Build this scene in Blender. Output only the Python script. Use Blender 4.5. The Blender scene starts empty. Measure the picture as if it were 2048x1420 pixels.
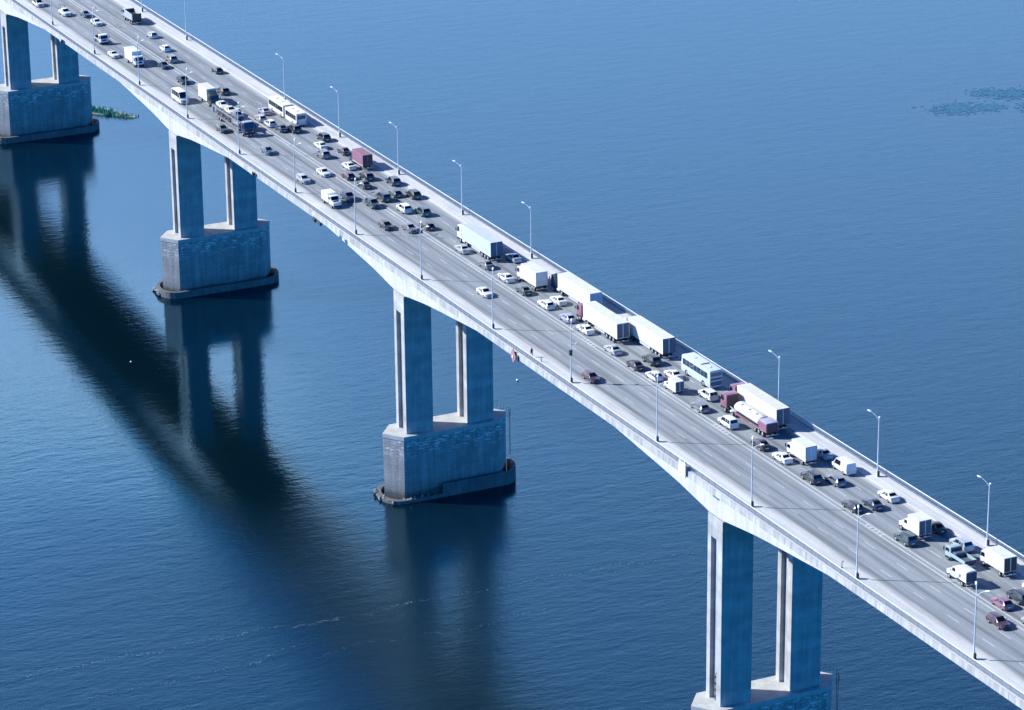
import bpy, bmesh, math, random
from mathutils import Matrix, Vector
random.seed(7)
PI = math.pi
scene = bpy.context.scene
col = scene.collection

# ------------------------------------------------------------------ camera
WATER_DROP = 44.3                       # deck reference height above the water at x = 0
cd = bpy.data.cameras.new("camera"); cam = bpy.data.objects.new("camera", cd); col.objects.link(cam)
cd.sensor_fit = 'HORIZONTAL'; cd.sensor_width = 36.0
cd.lens = 6942.974 / 2048 * 36.0
cd.clip_start = 5.0; cd.clip_end = 20000.0
YAW, PITCH, ROLL = 0.4290530, 0.3683836, -0.0106307
fw = Vector((-math.cos(YAW) * math.cos(PITCH), math.sin(YAW) * math.cos(PITCH), -math.sin(PITCH)))
rt = fw.cross(Vector((0, 0, 1))).normalized(); up = rt.cross(fw)
r2 = rt * math.cos(ROLL) + up * math.sin(ROLL); u2 = up * math.cos(ROLL) - rt * math.sin(ROLL)
mw = Matrix((r2, u2, -fw)).transposed().to_4x4()
mw.translation = Vector((806.1514, -244.2088, 233.1279 + WATER_DROP))
cam.matrix_world = mw
scene.camera = cam

# ------------------------------------------------------------------ world and sun
SUN_AZ = Vector((-0.55, -0.835)).normalized()      # towards the sun
SUN_EL = math.radians(34)
w = bpy.data.worlds.new("World"); scene.world = w; w.use_nodes = True
nt = w.node_tree; nt.nodes.clear()
out = nt.nodes.new("ShaderNodeOutputWorld"); bg = nt.nodes.new("ShaderNodeBackground")
sky = nt.nodes.new("ShaderNodeTexSky"); sky.sky_type = 'NISHITA'; sky.sun_disc = False
sky.sun_elevation = SUN_EL; sky.sun_rotation = math.atan2(SUN_AZ.x, SUN_AZ.y)
sky.altitude = 100; sky.air_density = 1.0; sky.dust_density = 0.6; sky.ozone_density = 3.0
tc = nt.nodes.new("ShaderNodeTexCoord"); sx = nt.nodes.new("ShaderNodeSeparateXYZ")
def wramp(stops):
    r = nt.nodes.new("ShaderNodeValToRGB"); el = r.color_ramp.elements
    el[0].position, el[0].color = stops[0][0], (*stops[0][1], 1); el[1].position, el[1].color = stops[-1][0], (*stops[-1][1], 1)
    for p, c in stops[1:-1]:
        x = el.new(p); x.color = (*c, 1)
    return r
# low: pale sky band, unseen, added to brighten the water's reflection; deep: dark blue sky overhead and away from the sun
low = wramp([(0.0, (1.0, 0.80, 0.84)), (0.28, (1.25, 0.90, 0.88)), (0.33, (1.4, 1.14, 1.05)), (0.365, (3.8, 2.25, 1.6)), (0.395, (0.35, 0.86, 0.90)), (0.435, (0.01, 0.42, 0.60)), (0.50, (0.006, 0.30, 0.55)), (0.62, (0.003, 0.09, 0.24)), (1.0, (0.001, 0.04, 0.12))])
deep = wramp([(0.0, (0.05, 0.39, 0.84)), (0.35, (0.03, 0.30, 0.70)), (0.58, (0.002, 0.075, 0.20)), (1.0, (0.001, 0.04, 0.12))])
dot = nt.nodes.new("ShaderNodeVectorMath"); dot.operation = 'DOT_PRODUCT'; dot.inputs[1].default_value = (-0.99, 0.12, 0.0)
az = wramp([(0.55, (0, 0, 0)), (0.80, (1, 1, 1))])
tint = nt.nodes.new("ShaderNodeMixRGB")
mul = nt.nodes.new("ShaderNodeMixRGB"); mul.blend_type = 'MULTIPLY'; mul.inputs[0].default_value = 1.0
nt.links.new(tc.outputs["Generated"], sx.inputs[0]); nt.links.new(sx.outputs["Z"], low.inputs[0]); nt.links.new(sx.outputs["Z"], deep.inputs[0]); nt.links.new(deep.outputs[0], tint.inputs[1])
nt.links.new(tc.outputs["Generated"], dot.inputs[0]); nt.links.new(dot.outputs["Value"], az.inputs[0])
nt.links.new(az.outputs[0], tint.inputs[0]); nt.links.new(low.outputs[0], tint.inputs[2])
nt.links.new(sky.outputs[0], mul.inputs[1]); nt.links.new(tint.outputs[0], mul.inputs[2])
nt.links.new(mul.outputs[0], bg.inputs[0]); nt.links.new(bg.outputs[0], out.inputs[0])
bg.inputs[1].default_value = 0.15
sd = bpy.data.lights.new("sun", 'SUN'); so = bpy.data.objects.new("sun", sd); col.objects.link(so)
sd.energy = 2.45; sd.angle = math.radians(0.53); sd.color = (0.97, 0.965, 0.935)
sun_dir = Vector((SUN_AZ.x * math.cos(SUN_EL), SUN_AZ.y * math.cos(SUN_EL), math.sin(SUN_EL)))
so.rotation_euler = sun_dir.to_track_quat('Z', 'Y').to_euler(); so.location = (0, 0, 400)
scene.view_settings.view_transform = 'Standard'; scene.view_settings.look = 'None'
scene.view_settings.exposure = 1.75; scene.view_settings.gamma = 1.0
scene.render.film_transparent = False
scene.cycles.max_bounces = 6; scene.cycles.diffuse_bounces = 3; scene.cycles.glossy_bounces = 4
scene.cycles.caustics_reflective = False; scene.cycles.caustics_refractive = False

# ------------------------------------------------------------------ materials
def new_mat(name):
    m = bpy.data.materials.new(name); m.use_nodes = True
    return m, m.node_tree, m.node_tree.nodes["Principled BSDF"]

def plain(name, c, rough=0.5, metal=0.0, coat=0.0, spec=0.5, var=0.0, vscale=2.0):
    m, t, b = new_mat(name)
    b.inputs["Base Color"].default_value = (*c, 1); b.inputs["Roughness"].default_value = rough
    b.inputs["Metallic"].default_value = metal; b.inputs["Specular IOR Level"].default_value = spec
    if coat: b.inputs["Coat Weight"].default_value = coat; b.inputs["Coat Roughness"].default_value = 0.05
    if var:
        co = t.nodes.new("ShaderNodeTexCoord"); n = t.nodes.new("ShaderNodeTexNoise"); r = t.nodes.new("ShaderNodeValToRGB")
        n.inputs["Scale"].default_value = vscale; n.inputs["Detail"].default_value = 5
        r.color_ramp.elements[0].position = 0.3; r.color_ramp.elements[1].position = 0.75
        r.color_ramp.elements[0].color = (*[x * (1 - var) for x in c], 1); r.color_ramp.elements[1].color = (*c, 1)
        t.links.new(co.outputs["Object"], n.inputs["Vector"]); t.links.new(n.outputs["Fac"], r.inputs[0])
        t.links.new(r.outputs[0], b.inputs["Base Color"])
    return m

def noise(t, vec, scale, detail=4, rough=0.55):
    n = t.nodes.new("ShaderNodeTexNoise"); n.inputs["Scale"].default_value = scale
    n.inputs["Detail"].default_value = detail; n.inputs["Roughness"].default_value = rough
    t.links.new(vec, n.inputs["Vector"]); return n.outputs["Fac"]

def mapped(t, vec, scale, rot=(0, 0, 0), loc=(0, 0, 0)):
    mp = t.nodes.new("ShaderNodeMapping"); mp.inputs["Scale"].default_value = scale
    mp.inputs["Rotation"].default_value = rot; mp.inputs["Location"].default_value = loc
    t.links.new(vec, mp.inputs["Vector"]); return mp.outputs[0]

def ramp(t, fac, stops):
    r = t.nodes.new("ShaderNodeValToRGB"); el = r.color_ramp.elements
    el[0].position, el[0].color = stops[0][0], (*stops[0][1], 1)
    el[1].position, el[1].color = stops[-1][0], (*stops[-1][1], 1)
    for p, c in stops[1:-1]:
        x = el.new(p); x.color = (*c, 1)
    t.links.new(fac, r.inputs[0]); return r.outputs[0]

def mixc(t, a, b, fac=1.0, mode='MULTIPLY'):
    n = t.nodes.new("ShaderNodeMixRGB"); n.blend_type = mode
    if isinstance(fac, float): n.inputs[0].default_value = fac
    else: t.links.new(fac, n.inputs[0])
    t.links.new(a, n.inputs[1])
    if isinstance(b, tuple): n.inputs[2].default_value = (*b, 1)
    else: t.links.new(b, n.inputs[2])
    return n.outputs[0]

def math_(t, op, a, b):
    n = t.nodes.new("ShaderNodeMath"); n.operation = op
    for i, v in enumerate((a, b)):
        if isinstance(v, (int, float)): n.inputs[i].default_value = v
        else: t.links.new(v, n.inputs[i])
    return n.outputs[0]

def g(v): return (v, v, v)

def concrete(name, c, streak=0.25, blotch=0.25, block=False, rough=0.85, joints=False):
    m, t, b = new_mat(name)
    co = t.nodes.new("ShaderNodeTexCoord").outputs["Object"]
    big = noise(t, co, 0.35, 6); s = noise(t, mapped(t, co, (1.3, 1.3, 0.07)), 1.0, 5); fine = noise(t, co, 5.0, 4)
    x = ramp(t, big, [(0.3, tuple(v * (1 - blotch) for v in c)), (0.7, c)])
    x = mixc(t, x, ramp(t, s, [(0.38, g(1 - streak)), (0.6, g(1.0))]))
    x = mixc(t, x, ramp(t, fine, [(0.3, g(0.86)), (0.7, g(1.04))]))
    if joints:      # pour joints every 2.6 m
        sz = t.nodes.new("ShaderNodeSeparateXYZ"); t.links.new(co, sz.inputs[0])
        fz = math_(t, 'FRACT', math_(t, 'MULTIPLY', sz.outputs["Z"], 1 / 2.6), 0.0)
        lift = noise(t, mapped(t, co, (0.03, 0.03, 0.385)), 1.0, 1)
        x = mixc(t, x, ramp(t, fz, [(0.0, g(0.72)), (0.03, g(1.0))])); x = mixc(t, x, ramp(t, lift, [(0.35, g(0.86)), (0.65, g(1.06))]))
    if block:
        bk = t.nodes.new("ShaderNodeTexBrick"); bk.inputs["Scale"].default_value = 1.0
        bk.inputs["Brick Width"].default_value = 1.6; bk.inputs["Row Height"].default_value = 0.62
        bk.inputs["Mortar Size"].default_value = 0.03; bk.inputs["Bias"].default_value = -0.2
        bk.inputs["Color1"].default_value = (1, 1, 1, 1); bk.inputs["Color2"].default_value = (0.86, 0.86, 0.86, 1)
        bk.inputs["Mortar"].default_value = (0.62, 0.62, 0.62, 1)
        sep = t.nodes.new("ShaderNodeSeparateXYZ"); cmb = t.nodes.new("ShaderNodeCombineXYZ")
        t.links.new(co, sep.inputs[0])
        t.links.new(math_(t, 'ADD', sep.outputs["X"], sep.outputs["Y"]), cmb.inputs["X"]); t.links.new(sep.outputs["Z"], cmb.inputs["Y"])
        t.links.new(cmb.outputs[0], bk.inputs["Vector"])
        x = mixc(t, x, bk.outputs["Color"])
        # pale lime patches on single stones high on the wall
        lime = noise(t, mapped(t, co, (0.75, 0.75, 2.6)), 1.0, 3, 0.7)
        band = noise(t, mapped(t, co, (0.15, 0.15, 0.15)), 1.0, 2)
        zz = ramp(t, math_(t, 'MULTIPLY', sep.outputs["Z"], 1 / 14.0), [(0.62, g(0)), (0.78, g(1)), (0.93, g(1)), (1.0, g(0.1))])
        f = mixc(t, ramp(t, lime, [(0.54, g(0)), (0.60, g(1))]), zz)
        x = mixc(t, x, (0.72, 0.72, 0.7), mixc(t, f, g_node(t, 0.85)), 'MIX')
        # dark wet growth just above the waterline, with shade low on the wall painted in
        wl = noise(t, mapped(t, co, (0.35, 0.35, 0.35)), 1.0, 4)
        h = math_(t, 'ADD', math_(t, 'MULTIPLY', sep.outputs["Z"], 0.28), math_(t, 'MULTIPLY', wl, -0.7))
        x = mixc(t, x, ramp(t, h, [(0.0, g(0.30)), (0.22, g(0.66)), (0.9, g(1.0))]))
    t.links.new(x, b.inputs["Base Color"]); b.inputs["Roughness"].default_value = rough
    b.inputs["Specular IOR Level"].default_value = 0.25
    bp = t.nodes.new("ShaderNodeBump"); bp.inputs["Strength"].default_value = 0.35; bp.inputs["Distance"].default_value = 0.05
    t.links.new(fine, bp.inputs["Height"]); t.links.new(bp.outputs[0], b.inputs["Normal"])
    return m

def g_node(t, v):
    n = t.nodes.new("ShaderNodeRGB"); n.outputs[0].default_value = (v, v, v, 1); return n.outputs[0]

M = {}
M['pier'] = concrete('pier_concrete', (0.48, 0.48, 0.475), 0.15, 0.28, joints=True)
M['girder'] = concrete('girder_concrete', (0.55, 0.548, 0.54), 0.16, 0.12)
M['slab'] = concrete('slab_concrete', (0.52, 0.52, 0.515), 0.3, 0.28)
M['caisson'] = concrete('caisson_masonry', (0.42, 0.42, 0.415), 0.25, 0.28, True)
M['cap'] = concrete('cap_concrete', (0.52, 0.52, 0.50), 0.1, 0.25)
M['fender'] = concrete('fender_concrete', (0.17, 0.175, 0.175), 0.2, 0.4)

def asphalt():
    m, t, b = new_mat('asphalt')
    co = t.nodes.new("ShaderNodeTexCoord").outputs["Object"]
    fine = noise(t, co, 6.0, 3); patch = noise(t, mapped(t, co, (0.02, 0.25, 1)), 1.0, 5)
    streak = noise(t, mapped(t, co, (0.006, 1.15, 1)), 1.0, 5, 0.6)
    streak2 = noise(t, mapped(t, co, (0.015, 3.2, 1), loc=(5, 3, 0)), 1.0, 3, 0.6)
    sep = t.nodes.new("ShaderNodeSeparateXYZ"); t.links.new(co, sep.inputs[0])
    # oil-darkened strip down the middle of each 3.4 m lane, paler where wheels polish it
    ph = math_(t, 'MULTIPLY', math_(t, 'SUBTRACT', sep.outputs["Y"], 3.3), 2 * PI / 3.42)
    lane = math_(t, 'COSINE', ph, 0.0)
    x = ramp(t, patch, [(0.3, (0.228, 0.252, 0.270)), (0.7, (0.272, 0.298, 0.315))])
    x = mixc(t, x, ramp(t, lane, [(0.0, g(1.0)), (0.6, g(0.96)), (1.0, g(0.76))]))
    x = mixc(t, x, ramp(t, streak, [(0.33, g(0.74)), (0.5, g(0.98)), (0.68, g(1.10))]))
    x = mixc(t, x, ramp(t, streak2, [(0.3, g(0.88)), (0.6, g(1.03))]))
    x = mixc(t, x, ramp(t, fine, [(0.3, g(0.9)), (0.7, g(1.05))]))
    # pale dust washed to both kerbs
    edge = math_(t, 'ABSOLUTE', math_(t, 'SUBTRACT', sep.outputs["Y"], 12.06), 0.0)
    dn = math_(t, 'ADD', edge, math_(t, 'MULTIPLY', math_(t, 'SUBTRACT', noise(t, mapped(t, co, (0.05, 0.6, 1)), 1.0, 4), 0.5), 2.2))
    d = ramp(t, math_(t, 'MULTIPLY', dn, 0.1), [(0.93, g(0)), (1.06, g(0.85))])
    x = mixc(t, x, (0.47, 0.465, 0.45), d, 'MIX')
    t.links.new(x, b.inputs["Base Color"]); b.inputs["Roughness"].default_value = 0.9; b.inputs["Specular IOR Level"].default_value = 0.2
    return m
M['asphalt'] = asphalt()

def pavement():
    m, t, b = new_mat('pavement')
    co = t.nodes.new("ShaderNodeTexCoord").outputs["Object"]
    s = noise(t, mapped(t, co, (0.03, 1.6, 1)), 1.0, 6, 0.65); f = noise(t, co, 3.0, 4); p = noise(t, mapped(t, co, (0.12, 0.5, 1)), 1.0, 5)
    x = ramp(t, s, [(0.3, (0.41, 0.42, 0.42)), (0.65, (0.555, 0.56, 0.55))])
    x = mixc(t, x, ramp(t, f, [(0.3, g(0.9)), (0.7, g(1.05))])); x = mixc(t, x, ramp(t, p, [(0.3, g(0.86)), (0.6, g(1.0))]))
    t.links.new(x, b.inputs["Base Color"]); b.inputs["Roughness"].default_value = 0.9
    return m
M['pavement'] = pavement()

def paint_line():
    m, t, b = new_mat('road_paint')
    co = t.nodes.new("ShaderNodeTexCoord").outputs["Object"]
    n = noise(t, mapped(t, co, (0.6, 5, 1)), 1.0, 6, 0.7)
    x = ramp(t, n, [(0.3, (0.31, 0.318, 0.32)), (0.6, (0.50, 0.505, 0.50))])
    t.links.new(x, b.inputs["Base Color"]); b.inputs["Roughness"].default_value = 0.8
    return m
M['paint'] = paint_line()

def water():
    m, t, b = new_mat('river_water')
    co = t.nodes.new("ShaderNodeTexCoord").outputs["Object"]
    sep = t.nodes.new("ShaderNodeSeparateXYZ"); t.links.new(co, sep.inputs[0])
    # wind: sheltered and smooth on the near-left side of the bridge, ruffled to the right and in gust patches
    gust = noise(t, mapped(t, co, (0.006, 0.014, 1), rot=(0, 0, 0.5)), 1.0, 4)
    wy = math_(t, 'MULTIPLY', math_(t, 'ADD', sep.outputs["Y"], 42.0), 1 / 105.0)
    wx = math_(t, 'MAXIMUM', math_(t, 'MULTIPLY', math_(t, 'SUBTRACT', sep.outputs["X"], 178.0), 1 / 70.0), math_(t, 'MULTIPLY', math_(t, 'SUBTRACT', 40.0, sep.outputs["X"]), 1 / 260.0))
    wind = ramp(t, math_(t, 'ADD', math_(t, 'MAXIMUM', wy, wx), math_(t, 'MULTIPLY', math_(t, 'SUBTRACT', gust, 0.5), 1.2)), [(0.15, g(0.13)), (0.5, g(0.6)), (1.0, g(1.0))])
    a1 = noise(t, mapped(t, co, (0.30, 0.10, 1), rot=(0, 0, -0.75)), 1.0, 3, 0.5)
    a2 = noise(t, mapped(t, co, (0.9, 0.40, 1), rot=(0, 0, -0.5)), 1.0, 3, 0.55)
    a3 = noise(t, mapped(t, co, (2.4, 1.5, 1), rot=(0, 0, -0.9)), 1.0, 3, 0.6)
    h = math_(t, 'ADD', math_(t, 'MULTIPLY', a1, 0.055), math_(t, 'ADD', math_(t, 'MULTIPLY', a2, 0.037), math_(t, 'MULTIPLY', a3, 0.021)))
    h = math_(t, 'MULTIPLY', h, math_(t, 'ADD', math_(t, 'MULTIPLY', wind, 0.6), 0.4))
    bp = t.nodes.new("ShaderNodeBump"); bp.inputs["Strength"].default_value = 1.0; bp.inputs["Distance"].default_value = 1.0
    t.links.new(h, bp.inputs["Height"])
    fr = t.nodes.new("ShaderNodeFresnel"); fr.inputs["IOR"].default_value = 1.9
    dif = t.nodes.new("ShaderNodeBsdfDiffuse"); dif.inputs["Color"].default_value = (0.0006, 0.0075, 0.0130, 1)
    gl = t.nodes.new("ShaderNodeBsdfGlossy"); gl.inputs["Color"].default_value = (0.47, 0.81, 1.0, 1)   # blue-tinted river surface
    t.links.new(math_(t, 'MULTIPLY', wind, 0.24), gl.inputs["Roughness"])
    mx = t.nodes.new("ShaderNodeMixShader"); o_ = t.nodes["Material Output"]
    for n_ in (fr, dif, gl): t.links.new(bp.outputs[0], n_.inputs["Normal"])
    t.links.new(fr.outputs[0], mx.inputs[0]); t.links.new(dif.outputs[0], mx.inputs[1]); t.links.new(gl.outputs[0], mx.inputs[2])
    t.links.new(mx.outputs[0], o_.inputs["Surface"]); t.nodes.remove(b)
    return m
M['water'] = water()

M['glass'] = plain('dark_glass', (0.006, 0.010, 0.016), 0.05, spec=0.6)
M['bus_glass'] = plain('bus_glass', (0.015, 0.04, 0.06), 0.04, spec=0.8)
M['tyre'] = plain('tyre_rubber', (0.012, 0.012, 0.013), 0.85)
M['rim'] = plain('wheel_rim', (0.42, 0.43, 0.45), 0.35, metal=0.6)
M['chassis'] = plain('chassis_black', (0.015, 0.016, 0.018), 0.7)
M['lamp_glass'] = plain('headlamp_glass', (0.62, 0.64, 0.66), 0.15, spec=0.8)
M['tail_red'] = plain('tail_lamp_red', (0.30, 0.015, 0.015), 0.3)
M['plate'] = plain('number_plate', (0.70, 0.70, 0.68), 0.5)
M['galv'] = plain('galvanised_steel', (0.55, 0.56, 0.57), 0.5, metal=0.15, var=0.2)
M['pole'] = plain('lamp_pole_paint', (0.64, 0.65, 0.66), 0.5, var=0.15)
M['rail'] = plain('railing_paint', (0.18, 0.22, 0.27), 0.6, var=0.25)
M['rail_top'] = plain('rail_cap_paint', (0.70, 0.71, 0.72), 0.5, var=0.15)
M['dark_metal'] = plain('dark_steel', (0.03, 0.032, 0.036), 0.6)
M['foam'] = plain('foam_white', (0.14, 0.20, 0.24), 0.9)
M['sand'] = plain('wet_sand', (0.30, 0.29, 0.26), 0.9, var=0.4)
M['reed'] = plain('reed_green', (0.03, 0.36, 0.30), 0.8, var=0.6, vscale=0.8)
M['weed'] = plain('water_weed', (0.022, 0.150, 0.255), 0.7, var=0.35)
M['stone'] = plain('rubble_stone', (0.34, 0.34, 0.335), 0.9, var=0.5, vscale=1.2)
M['red_sign'] = plain('red_sign_paint', (0.36, 0.15, 0.20), 0.6)
M['white_sign'] = plain('white_sign_paint', (0.74, 0.74, 0.74), 0.6)
PAINT = {
    'white': (0.62, 0.62, 0.612), 'cream': (0.60, 0.58, 0.48), 'silver': (0.42, 0.44, 0.47), 'grey': (0.19, 0.20, 0.22),
    'black': (0.034, 0.037, 0.044), 'navy': (0.030, 0.048, 0.088), 'green': (0.045, 0.068, 0.072), 'maroon': (0.075, 0.036, 0.052),
    'red': (0.24, 0.105, 0.15), 'lilac': (0.36, 0.36, 0.45), 'steel': (0.08, 0.12, 0.17), 'paleblue': (0.45, 0.51, 0.60), 'sage': (0.30, 0.38, 0.37)}
for k, c in PAINT.items():
    M['p_' + k] = plain(k + '_car_paint', c, 0.36, coat=0.3, metal=(0.35 if k in ('silver', 'grey', 'lilac') else 0.0))
    M['b_' + k] = plain(k + '_box_panel', c, 0.55, var=0.16, vscale=0.9)

# ------------------------------------------------------------------ object helpers
def deckz(x): return WATER_DROP + 0.031956 * x + 0.3622e-5 * x * x
def slope(x): return math.atan(0.031956 + 0.7244e-5 * x)

def tag(o, label=None, cat=None, group=None, kind=None):
    if label: o['label'] = label
    if cat: o['category'] = cat
    if group: o['group'] = group
    if kind: o['kind'] = kind
    return o

def empty(name, loc=(0, 0, 0), rot=(0, 0, 0)):
    o = bpy.data.objects.new(name, None); col.objects.link(o); o.empty_display_size = 0.5
    o.location = loc; o.rotation_euler = rot; return o

def obj(name, bm, mat, parent=None, smooth=35):
    bmesh.ops.recalc_face_normals(bm, faces=bm.faces)
    me = bpy.data.meshes.new(name); bm.to_mesh(me); bm.free()
    if smooth:
        me.shade_smooth(); me.set_sharp_from_angle(angle=math.radians(smooth))
    me.materials.append(M[mat] if isinstance(mat, str) else mat)
    o = bpy.data.objects.new(name, me); col.objects.link(o)
    if parent: o.parent = parent
    return o

def kids(o): return [c for c in bpy.data.objects if c.parent == o]

def tree_of(root):
    ch = {}
    for o in bpy.data.objects:
        if o.parent: ch.setdefault(o.parent.name, []).append(o)
    def rec(o): return (o, [rec(c) for c in ch.get(o.name, [])])
    return rec(root)

def copy_tree(t, parent=None):
    o, cs = t
    c = o.copy(); col.objects.link(c); c.parent = parent
    for k in cs: copy_tree(k, c)
    return c

def box(bm, x0, x1, y0, y1, z0, z1, bevel=0.0, seg=1):
    vs = [bm.verts.new(p) for p in ((x0, y0, z0), (x1, y0, z0), (x1, y1, z0), (x0, y1, z0), (x0, y0, z1), (x1, y0, z1), (x1, y1, z1), (x0, y1, z1))]
    fs = [bm.faces.new([vs[i] for i in f]) for f in ((3, 2, 1, 0), (4, 5, 6, 7), (0, 1, 5, 4), (1, 2, 6, 5), (2, 3, 7, 6), (3, 0, 4, 7))]
    if bevel:
        es = list({e for f in fs for e in f.edges})
        bmesh.ops.bevel(bm, geom=es, offset=bevel, segments=seg, affect='EDGES', profile=0.6)

def B(*a, **k):
    bm = bmesh.new(); box(bm, *a, **k); return bm

def prism_xz(bm, pts, y0, y1, bevel=0.0):
    a = [bm.verts.new((x, y0, z)) for x, z in pts]; b = [bm.verts.new((x, y1, z)) for x, z in pts]
    n = len(pts); fs = [bm.faces.new(a), bm.faces.new(b[::-1])]
    for i in range(n): fs.append(bm.faces.new((a[i], b[i], b[(i + 1) % n], a[(i + 1) % n])))
    if bevel:
        bmesh.ops.recalc_face_normals(bm, faces=fs)
        es = list({e for f in fs for e in f.edges})
        bmesh.ops.bevel(bm, geom=es, offset=bevel, segments=2, affect='EDGES', profile=0.6)

def prism_xy(bm, pts, z0, z1):
    a = [bm.verts.new((x, y, z0)) for x, y in pts]; b = [bm.verts.new((x, y, z1)) for x, y in pts]
    n = len(pts); bm.faces.new(a[::-1]); bm.faces.new(b)
    for i in range(n): bm.faces.new((a[i], a[(i + 1) % n], b[(i + 1) % n], b[i]))

def panel(bm, pts, t=0.02, out=None):
    p = [Vector(x) for x in pts]
    n = (p[1] - p[0]).cross(p[2] - p[0]).normalized()
    if out is not None and n.dot(Vector(out)) < 0: n = -n
    a = [bm.verts.new(x - n * 0.01) for x in p]; b = [bm.verts.new(x + n * t) for x in p]
    k = len(p); bm.faces.new(a[::-1]); bm.faces.new(b)
    for i in range(k): bm.faces.new((a[i], a[(i + 1) % k], b[(i + 1) % k], b[i]))

def cyl(bm, p0, p1, r0, r1=None, n=12):
    p0, p1 = Vector(p0), Vector(p1); r1 = r0 if r1 is None else r1
    d = (p1 - p0).normalized(); u = d.cross(Vector((0, 0, 1)))
    if u.length < 1e-3: u = d.cross(Vector((0, 1, 0)))
    u.normalize(); v = d.cross(u)
    a = [bm.verts.new(p0 + (u * math.cos(2 * PI * i / n) + v * math.sin(2 * PI * i / n)) * r0) for i in range(n)]
    b = [bm.verts.new(p1 + (u * math.cos(2 * PI * i / n) + v * math.sin(2 * PI * i / n)) * r1) for i in range(n)]
    bm.faces.new(a[::-1]); bm.faces.new(b)
    for i in range(n): bm.faces.new((a[i], a[(i + 1) % n], b[(i + 1) % n], b[i]))

_wheel_cache = {}
def wheel(parent, x, y, r, wd, side, n=16):
    key = (r, wd, side)
    if key not in _wheel_cache:
        bm = bmesh.new(); s = side
        prof = [(-wd / 2, r * 0.62), (-wd / 2, r * 0.93), (-wd / 2 + 0.03, r), (wd / 2 - 0.03, r), (wd / 2, r * 0.93), (wd / 2, r * 0.62)]
        rings = [[bm.verts.new((math.cos(2 * PI * i / n) * rr, yy * s, math.sin(2 * PI * i / n) * rr)) for i in range(n)] for yy, rr in prof]
        for a, b in zip(rings, rings[1:]):
            for i in range(n): bm.faces.new((a[i], a[(i + 1) % n], b[(i + 1) % n], b[i]))
        bm.faces.new(rings[0]); bm.faces.new(rings[-1])
        o = obj('wheel', bm, 'tyre', None)
        bm = bmesh.new(); cyl(bm, (0, s * (wd / 2 - 0.02), 0), (0, s * (wd / 2 + 0.012), 0), r * 0.60, r * 0.52, n)
        rm = obj('rim', bm, 'rim', o)
        _wheel_cache[key] = (o.data, rm.data)
        bpy.data.objects.remove(rm); bpy.data.objects.remove(o)
    wm, rmm = _wheel_cache[key]
    o = bpy.data.objects.new('wheel', wm); col.objects.link(o); o.parent = parent; o.location = (x, y, r)
    q = bpy.data.objects.new('rim', rmm); col.objects.link(q); q.parent = o

# ------------------------------------------------------------------ water
bm = bmesh.new()
vs = [bm.verts.new(p) for p in ((-6000, -6000, 0), (3000, -6000, 0), (3000, 6000, 0), (-6000, 6000, 0))]
bm.faces.new(vs)
tag(obj('river_water', bm, 'water', smooth=0), kind='structure')

# ------------------------------------------------------------------ bridge
X0, X1 = -330.0, 600.0
SPAN = 132.801; PIER0 = 80.584
PIERS = [PIER0 - SPAN, PIER0, PIER0 + SPAN, PIER0 + 2 * SPAN]
HAUNCH = [(0, 8.0), (2.6, 8.0), (13, 6.65), (21, 5.95), (27, 5.5), (35, 4.85), (45, 4.2), (66.5, 3.6)]
def depth(x):
    d = abs((x - PIER0 + SPAN / 2) % SPAN - SPAN / 2)
    for (a, da), (b, db) in zip(HAUNCH, HAUNCH[1:]):
        if d <= b: return da + (db - da) * (d - a) / (b - a)
    return HAUNCH[-1][1]
xs = sorted(set([X0 + i * 3.0 for i in range(int((X1 - X0) / 3) + 1)] + [PIER0 + k * SPAN + d for k in range(-3, 4) for d in (-2.6, 2.6, 0)]))
xs = [x for x in xs if X0 <= x <= X1]

def sweep(section, close=True):
    """section(x) -> list of (y, z) ; one continuous mesh along the bridge"""
    bm = bmesh.new(); rings = [[bm.verts.new((x, y, z)) for y, z in section(x)] for x in xs]
    n = len(rings[0])
    for a, b in zip(rings, rings[1:]):
        for i in range(n if close else n - 1):
            bm.faces.new((a[i], a[(i + 1) % n], b[(i + 1) % n], b[i]))
    if close: bm.faces.new(rings[0]); bm.faces.new(rings[-1])
    return bm

def rect(y0, y1, d0, d1): return lambda x: [(y0, deckz(x) + d0), (y1, deckz(x) + d0), (y1, deckz(x) + d1), (y0, deckz(x) + d1)]

bridge = empty('road_bridge', (PIER0, 12.06, 0))
tag(bridge, 'long pale concrete road bridge on tall piers crossing the blue river', 'bridge')
def on_bridge(o):
    o.parent = bridge; o.matrix_parent_inverse = Matrix.Translation((-PIER0, -12.06, 0)); return o
for y0, y1 in ((2.55, 8.35), (15.8, 21.6)):
    on_bridge(obj('girder', sweep(lambda x: [(y0, deckz(x) - 0.55), (y1, deckz(x) - 0.55), (y1, deckz(x) - depth(x)), (y0, deckz(x) - depth(x))]), 'girder', smooth=20))
def slab_sec(x):
    z = deckz(x)
    return [(-1.6, z - 0.06), (25.7, z - 0.06), (25.7, z - 0.75), (25.3, z - 0.75), (24.6, z - 0.5), (21.7, z - 0.9), (15.7, z - 0.9), (12.06, z - 0.5),
            (8.4, z - 0.9), (2.45, z - 0.9), (-0.5, z - 0.5), (-1.2, z - 0.75), (-1.6, z - 0.75)]
on_bridge(obj('deck_slab', sweep(slab_sec), 'slab', smooth=20))
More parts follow.
